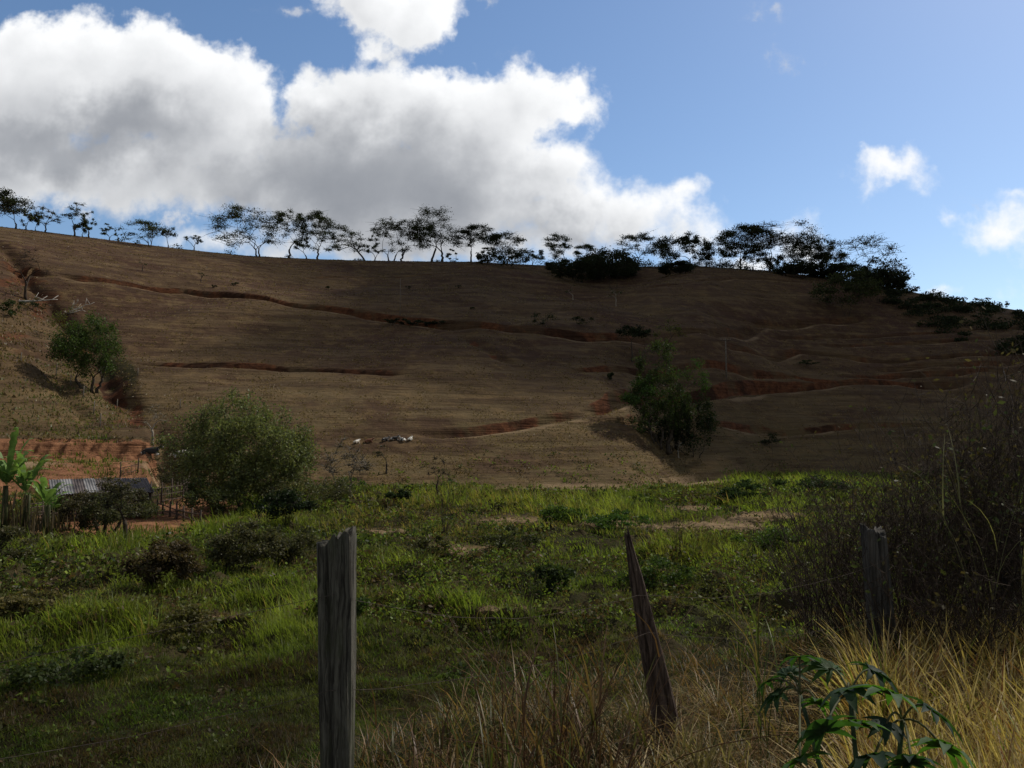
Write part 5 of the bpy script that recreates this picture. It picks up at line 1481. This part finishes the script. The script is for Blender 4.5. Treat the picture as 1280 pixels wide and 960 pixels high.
# ------------------------------------------------------------------ shed, pens
M_TIN = solid_mat('old roof sheet', (0.045, 0.035, 0.032), (0.13, 0.105, 0.095), 1.6, (1, .3, 1), .2, .6)
M_TINL = solid_mat('pale roof sheet', (0.09, 0.085, 0.08), (0.27, 0.265, 0.26), 1.6, (1, .3, 1), .2, .5)
M_WOOD = solid_mat('rough grey boards', (0.04, 0.03, 0.024), (0.12, 0.09, 0.07), 4, (1, 1, .4), .5)
def shed():
    g = at_range(130, 58); g.z = z_at(g.x, g.y)
    rz = -math.atan2(g.x, g.y) * 1.0 + .10
    root = tag(empty('farm_shed', g, rz), 'low open farm shed with a rusty corrugated roof beside the red yard', 'shed')
    rg = rng_(31); W = 5.7; D = 3.2; zf = 1.75; zb = 2.45; n = 9
    for i in range(n):
        x0 = -W / 2 + W * i / n; x1 = x0 + W / n + .06; V = []; m = 24
        y0 = -D / 2 - rg.uniform(.0, .3); y1 = D / 2 + rg.uniform(0, .15); dz = rg.normal(0, .015) + i * .002
        for y in np.linspace(y0, y1, 5):
            z = zf + (zb - zf) * (y + D / 2) / D - .03 * math.sin((y + 2) * 1.3)
            for j in range(m + 1):
                x = x0 + (x1 - x0) * j / m
                V.append([x, y, z + .028 * math.sin(j / m * math.pi * 9) + dz])
        V = np.array(V); k = len(V)
        F = np.array([[a * (m + 1) + j, a * (m + 1) + j + 1, (a + 1) * (m + 1) + j + 1, (a + 1) * (m + 1) + j] for a in range(4) for j in range(m)])
        V2 = np.concatenate([V, V - [0, 0, .006]])
        o = link('roof_sheet', np_mesh('roof_sheet', V2, [np.concatenate([F, F[:, ::-1] + k])]), M_TINL if i in (0, 1, 3) else M_TIN, root)
        if i in (0, 1, 3): o['label'] = 'pale zinc sheet'
    for x in (-2.7, -.9, .9, 2.7):
        for y, z in ((-D / 2 + .15, zf - .06), (D / 2 - .15, zb - .1)):
            mb = MB(); mb.tube([[x, y, -.3], [x + .03, y, z * .5], [x, y, z]], [.09, .08, .075], 8); mb.build('post', M_WOOD, root, True)
    for y, z in ((-D / 2 + .15, zf - .10), (D / 2 - .15, zb - .14)):
        mb = MB(); mb.tube([[-2.85, y, z], [0, y, z - .03], [2.85, y, z]], .06, 6); mb.build('beam', M_WOOD, root, True)
    mb = MB()
    for k in range(22): mb.box((-2.7 + k * .257, D / 2 - .12 + rg.normal(0, .01), 1.15), (.21, .03, 2.3 + rg.normal(0, .06)), jit=.004, rg=rg)
    mb.build('back_wall', M_WOOD, root)
    mb = MB()
    for k in range(14): mb.box((2.75, -1.5 + k * .235, .95), (.03, .20, 1.9 + rg.normal(0, .1)), jit=.004, rg=rg)
    mb.build('side_wall', M_WOOD, root)
    mb = MB()
    for k in range(5): mb.box((0, -D / 2 + .02, .25 + k * .24), (5.3, .03, .12), jit=.01, rg=rg)
    mb.build('trough_boards', M_WOOD, root)
shed()
def pen(name, label, pts, H, rails, seed, stakes=0.0):
    rg = rng_(seed); W = [ground_at(*p) for p in pts]; g = W[0]
    root = tag(empty(name, g), label, 'wooden fence', 'wooden pens by the shed')
    Q = [np.array(p - g) for p in W]
    rl = [MB() for _ in range(rails)]; posts = []
    for a, b in zip(Q[:-1], Q[1:]):
        L = np.linalg.norm(b - a); n = max(1, int(L / 1.6))
        for i in range(n + 1):
            if i == n and b is not Q[-1]: continue
            p = a + (b - a) * i / n; posts.append(p)
        for k in range(rails):
            z = H * (k + .6) / rails
            rl[k].tube([a + [0, 0, z], (a + b) / 2 + [0, 0, z + rg.normal(0, .05)], b + [0, 0, z]], .035, 5)
        if stakes:
            for t in np.arange(0, L, stakes):
                p = a + (b - a) * t / L; rl[0].tube([p - [0, 0, .1], p + [rg.normal(0, .06), 0, H * rg.uniform(.6, 1.15)]], .022, 5)
    for m in rl: m.build('rail', M_WOOD, root)
    for p in posts:
        mb = MB(); mb.tube([p - [0, 0, .2], p + [rg.normal(0, .05), rg.normal(0, .05), H * rg.uniform(1.0, 1.35)]], [.07, .055], 7); mb.build('post', M_WOOD, root)
pen('slatted_pen', 'slatted wooden pen between the banana plants and the shed', [(30, 660), (72, 654)], 1.3, 6, 1)
pen('corral_fence', 'rickety stake fence right of the shed', [(186, 634), (228, 628), (236, 620)], 1.5, 3, 2, .28)
pen('corral_fence', 'low rail fence crossing the red yard', [(196, 642), (250, 660)], .9, 2, 3)
pen('corral_fence', 'broken stakes on the slope just behind the shed roof', [(150, 598), (172, 592)], 1.2, 2, 4, .45)

# ------------------------------------------------------------------ poles, small posts, dead wood
M_CONC = solid_mat('grey pole', (0.12, 0.10, 0.08), (0.22, 0.19, 0.16), 3, bump=.1)
def pole(label, px, py, top, r, arm):
    g = ground_at(px, py, 80); s = math.hypot(g.x, g.y) / FPX; H = (py - top) * s
    root = tag(empty('utility_pole', g), label, 'utility pole', 'utility poles on the hillside')
    mb = MB(); mb.tube([[0, 0, -.5], [0, 0, H * .5], [0, 0, H]], [r, r * .8, r * .6], 10); mb.build('pole', M_CONC, root, True)
    if arm:
        mb = MB(); mb.box((0, -.16, H - .5), (2.2, .12, .14)); mb.build('crossarm', M_WOOD, root)
        for x in (-.95, -.4, .4, .95):
            mb = MB(); mb.tube([[x, -.16, H - .45], [x, -.16, H - .3], [x, -.16, H - .2]], [.03, .07, .05], 8); mb.build('insulator', M_PALEBARK, root)
pole('utility pole with crossarm on the dark right slope', 908, 472, 424, .17, True)
pole('thin pale pole on the middle slope above the cut bank', 500, 393, 347, .07, False)
M_GREYP = solid_mat('grey stake', (0.12, 0.10, 0.08), (0.26, 0.23, 0.19), 5)
for px, py, h in ((70, 470, 12), (88, 482, 12), (104, 497, 13), (117, 518, 15), (125, 534, 15), (146, 512, 12), (26, 452, 10), (225, 511, 11), (172, 470, 9)):
    g = ground_at(px, py, 80); s = math.hypot(g.x, g.y) / FPX
    mb = MB(); mb.tube([[0, 0, -.2], [.02, 0, h * s * .5], [.05, 0, h * s]], [.075, .07, .06], 7)
    o = mb.build('fence_stake', M_GREYP); o.location = g
    tag(o, 'thin grey wooden stake standing in the dry grass of the left slope', 'fence post', 'stakes on the left slope')
def dead_branch(name, label, px, py, dirs, r, seed, mat=None):
    rg = rng_(seed); g = ground_at(px, py, 60); root = tag(empty(name, g), label, 'dead wood', 'fallen dead wood')
    mb = MB()
    for k, (dx, dz, L) in enumerate(dirs):
        e = np.array([dx, rg.normal(0, .3), dz]) * L; us = np.linspace(0, 1, 7)[:, None]
        P = e * us + rg.normal(0, .05 * L, (7, 3)) * us; P[:, 2] += .15
        mb.tube(P, np.linspace(r, r * .25, 7), 6)
        for j in (2, 3, 4, 5):
            d = rg.normal(0, 1, 3); d[2] = abs(d[2]); d /= np.linalg.norm(d); mb.tube([P[j], P[j] + d * L * .28], [r * .4, r * .12], 5)
    mb.build('branch', mat or M_BONE, root, True)
M_BONE = solid_mat('bleached wood', (0.35, 0.32, 0.28), (0.55, 0.52, 0.47), 3)
dead_branch('fallen_branch', 'bleached white fallen branch on top of the bright leafy tree', 84, 393, ((1, .45, 5.0), (.8, .15, 4.0), (.9, .7, 3.2), (-.4, .1, 1.2)), .16, 1)
dead_branch('fallen_log', 'bleached grey log lying on the spur left of the bright tree', 24, 378, ((1, .06, 7.0), (.1, .1, 1.0)), .22, 2)

# ------------------------------------------------------------------ cattle
def cow_mat(name, base, patch, amt, seed):
    m, nt, out = new_mat(name); tc = nt.new('ShaderNodeTexCoord')
    n = nt.noise(nt.v('ADD', tc.outputs['Object'], (seed, seed * .7, 0)), 1.5, 2, .5)
    c = nt.mix(nt.ramp(n, amt - .02, amt + .02), base, patch)
    b = nt.new('ShaderNodeBsdfPrincipled'); nt.l.new(c, b.inputs['Base Color']); b.inputs['Roughness'].default_value = .8
    nt.l.new(b.outputs[0], out.inputs[0]); return m
BLK, WHT, BRW, TAN = (.018, .016, .015), (.72, .69, .62), (.17, .065, .03), (.42, .33, .22)
def skin(name, pts, edges, rad, root_i=0):
    me = bpy.data.meshes.new(name); me.from_pydata(pts, edges, []); o = bpy.data.objects.new(name, me); COL.objects.link(o)
    md = o.modifiers.new('skin', 'SKIN'); sb = o.modifiers.new('sub', 'SUBSURF'); sb.levels = 2; sb.render_levels = 2
    sv = me.skin_vertices[0].data
    for i, r in enumerate(rad):
        sv[i].radius = (r, r) if not isinstance(r, tuple) else r
    sv[root_i].use_root = True
    dg = bpy.context.evaluated_depsgraph_get(); ev = o.evaluated_get(dg)
    out = bpy.data.meshes.new_from_object(ev); bpy.data.objects.remove(o)
    for p in out.polygons: p.use_smooth = True
    out.name = name
    return out
def cow_mesh(lying):
    if lying:
        p = [(-1.0, 0, .52), (-.45, 0, .58), (.15, 0, .60), (.62, 0, .66), (.92, 0, .92), (1.16, 0, 1.12), (1.52, 0, .98)]
        r = [.27, .37, .40, .33, .19, .15, .085]
        e = [(i, i + 1) for i in range(6)]
        for s in (-1, 1):
            k = len(p); p += [(.60, s * .24, .34), (.98, s * .27, .14), (.58, s * .30, .07), (.42, s * .30, .06)]; r += [.13, .08, .055, .05]; e += [(3, k), (k, k + 1), (k + 1, k + 2), (k + 2, k + 3)]
            k = len(p); p += [(-.95, s * .27, .36), (-.42, s * .42, .30), (-.86, s * .46, .10), (-.50, s * .47, .06)]; r += [.17, .11, .07, .05]; e += [(0, k), (k, k + 1), (k + 1, k + 2), (k + 2, k + 3)]
    else:
        p = [(-.85, 0, 1.12), (-.30, 0, 1.02), (.25, 0, 1.02), (.68, 0, 1.10), (1.0, 0, 1.18), (1.22, 0, 1.20), (1.56, 0, .98)]
        r = [.25, .35, .35, .28, .18, .15, .085]
        e = [(i, i + 1) for i in range(6)]
        for s in (-1, 1):
            k = len(p); p += [(.62, s * .18, .80), (.60, s * .19, .42), (.60, s * .19, .05)]; r += [.12, .06, .055]; e += [(3, k), (k, k + 1), (k + 1, k + 2)]
            k = len(p); p += [(-.80, s * .20, .85), (-.98, s * .20, .50), (-.86, s * .20, .05)]; r += [.16, .065, .055]; e += [(0, k), (k, k + 1), (k + 1, k + 2)]
    return skin('body', p, e, r, 2)
COW_L = cow_mesh(True); COW_S = cow_mesh(False)
def cow(label, px, py, rz, lying, mat, sc=1.0):
    g = ground_at(px, py, 60); root = tag(empty('cow', g, rz), label, 'cow', 'cattle on the pasture'); root.scale = (sc, sc, sc)
    me = (COW_L if lying else COW_S).copy(); link('body', me, mat, root)
    hx, hz = (1.12, 1.24) if lying else (1.18, 1.32)
    for s in (-1, 1):
        mb = MB(); mb.tube([[hx, s * .10, hz - .03], [hx - .03, s * .22, hz - .02], [hx - .04, s * .32, hz - .07]], [.03, .065, .02], 6); mb.build('ear', mat, root, True)
        mb = MB(); mb.tube([[hx, s * .07, hz + .02], [hx - .02, s * .15, hz + .10], [hx, s * .14, hz + .19]], [.028, .02, .006], 6); mb.build('horn', M_BONE, root, True)
    mb = MB(); b = -1.24 if lying else -1.08; z = .55 if lying else 1.2
    mb.tube([[b + .05, 0, z], [b - .05, .05, z * .6], [b + (-.02), .1, .12 if lying else .45]], [.035, .025, .045], 6); mb.build('tail', mat, root, True)
mBW = cow_mat('black and white hide', BLK, WHT, .56, 1.3); mBW2 = cow_mat('white and black hide', WHT, BLK, .55, 4.1)
mBR = cow_mat('brown hide', BRW, WHT, .68, 2.2); mWT = cow_mat('pale hide', TAN, WHT, .45, 7.7); mBK = cow_mat('black hide', BLK, WHT, .66, 9.2)
cow('black cow with a white stripe lying at the foot of the spur', 188, 572, .25, True, mBW, 1.0)
cow('white and black cow lying behind the biggest bushy tree, partly hidden', 226, 573, .5, True, mBW2, .95)
cow('white cow lying against the left side of the biggest bushy tree', 238, 574, 2.6, True, mWT, .85)
cow('pale cow lying leftmost in the herd on the middle path', 446, 555, 1.1, True, mWT, .5)
cow('brown cow lying second from the left in the herd on the middle path', 461, 554, .4, True, mBR, .55)
cow('black cow lying left in the dark cluster of the herd', 482, 552, .9, True, mBK, .55)
cow('black and white cow lying in the middle of the dark cluster of the herd', 493, 551, .6, True, mBW, .55)
cow('mostly white cow lying nearest the right end of the herd', 503, 552, 2.4, True, mBW2, .52)
cow('black faced white cow lying last at the right end of the herd', 513, 551, 1.3, True, mBW2, .52)
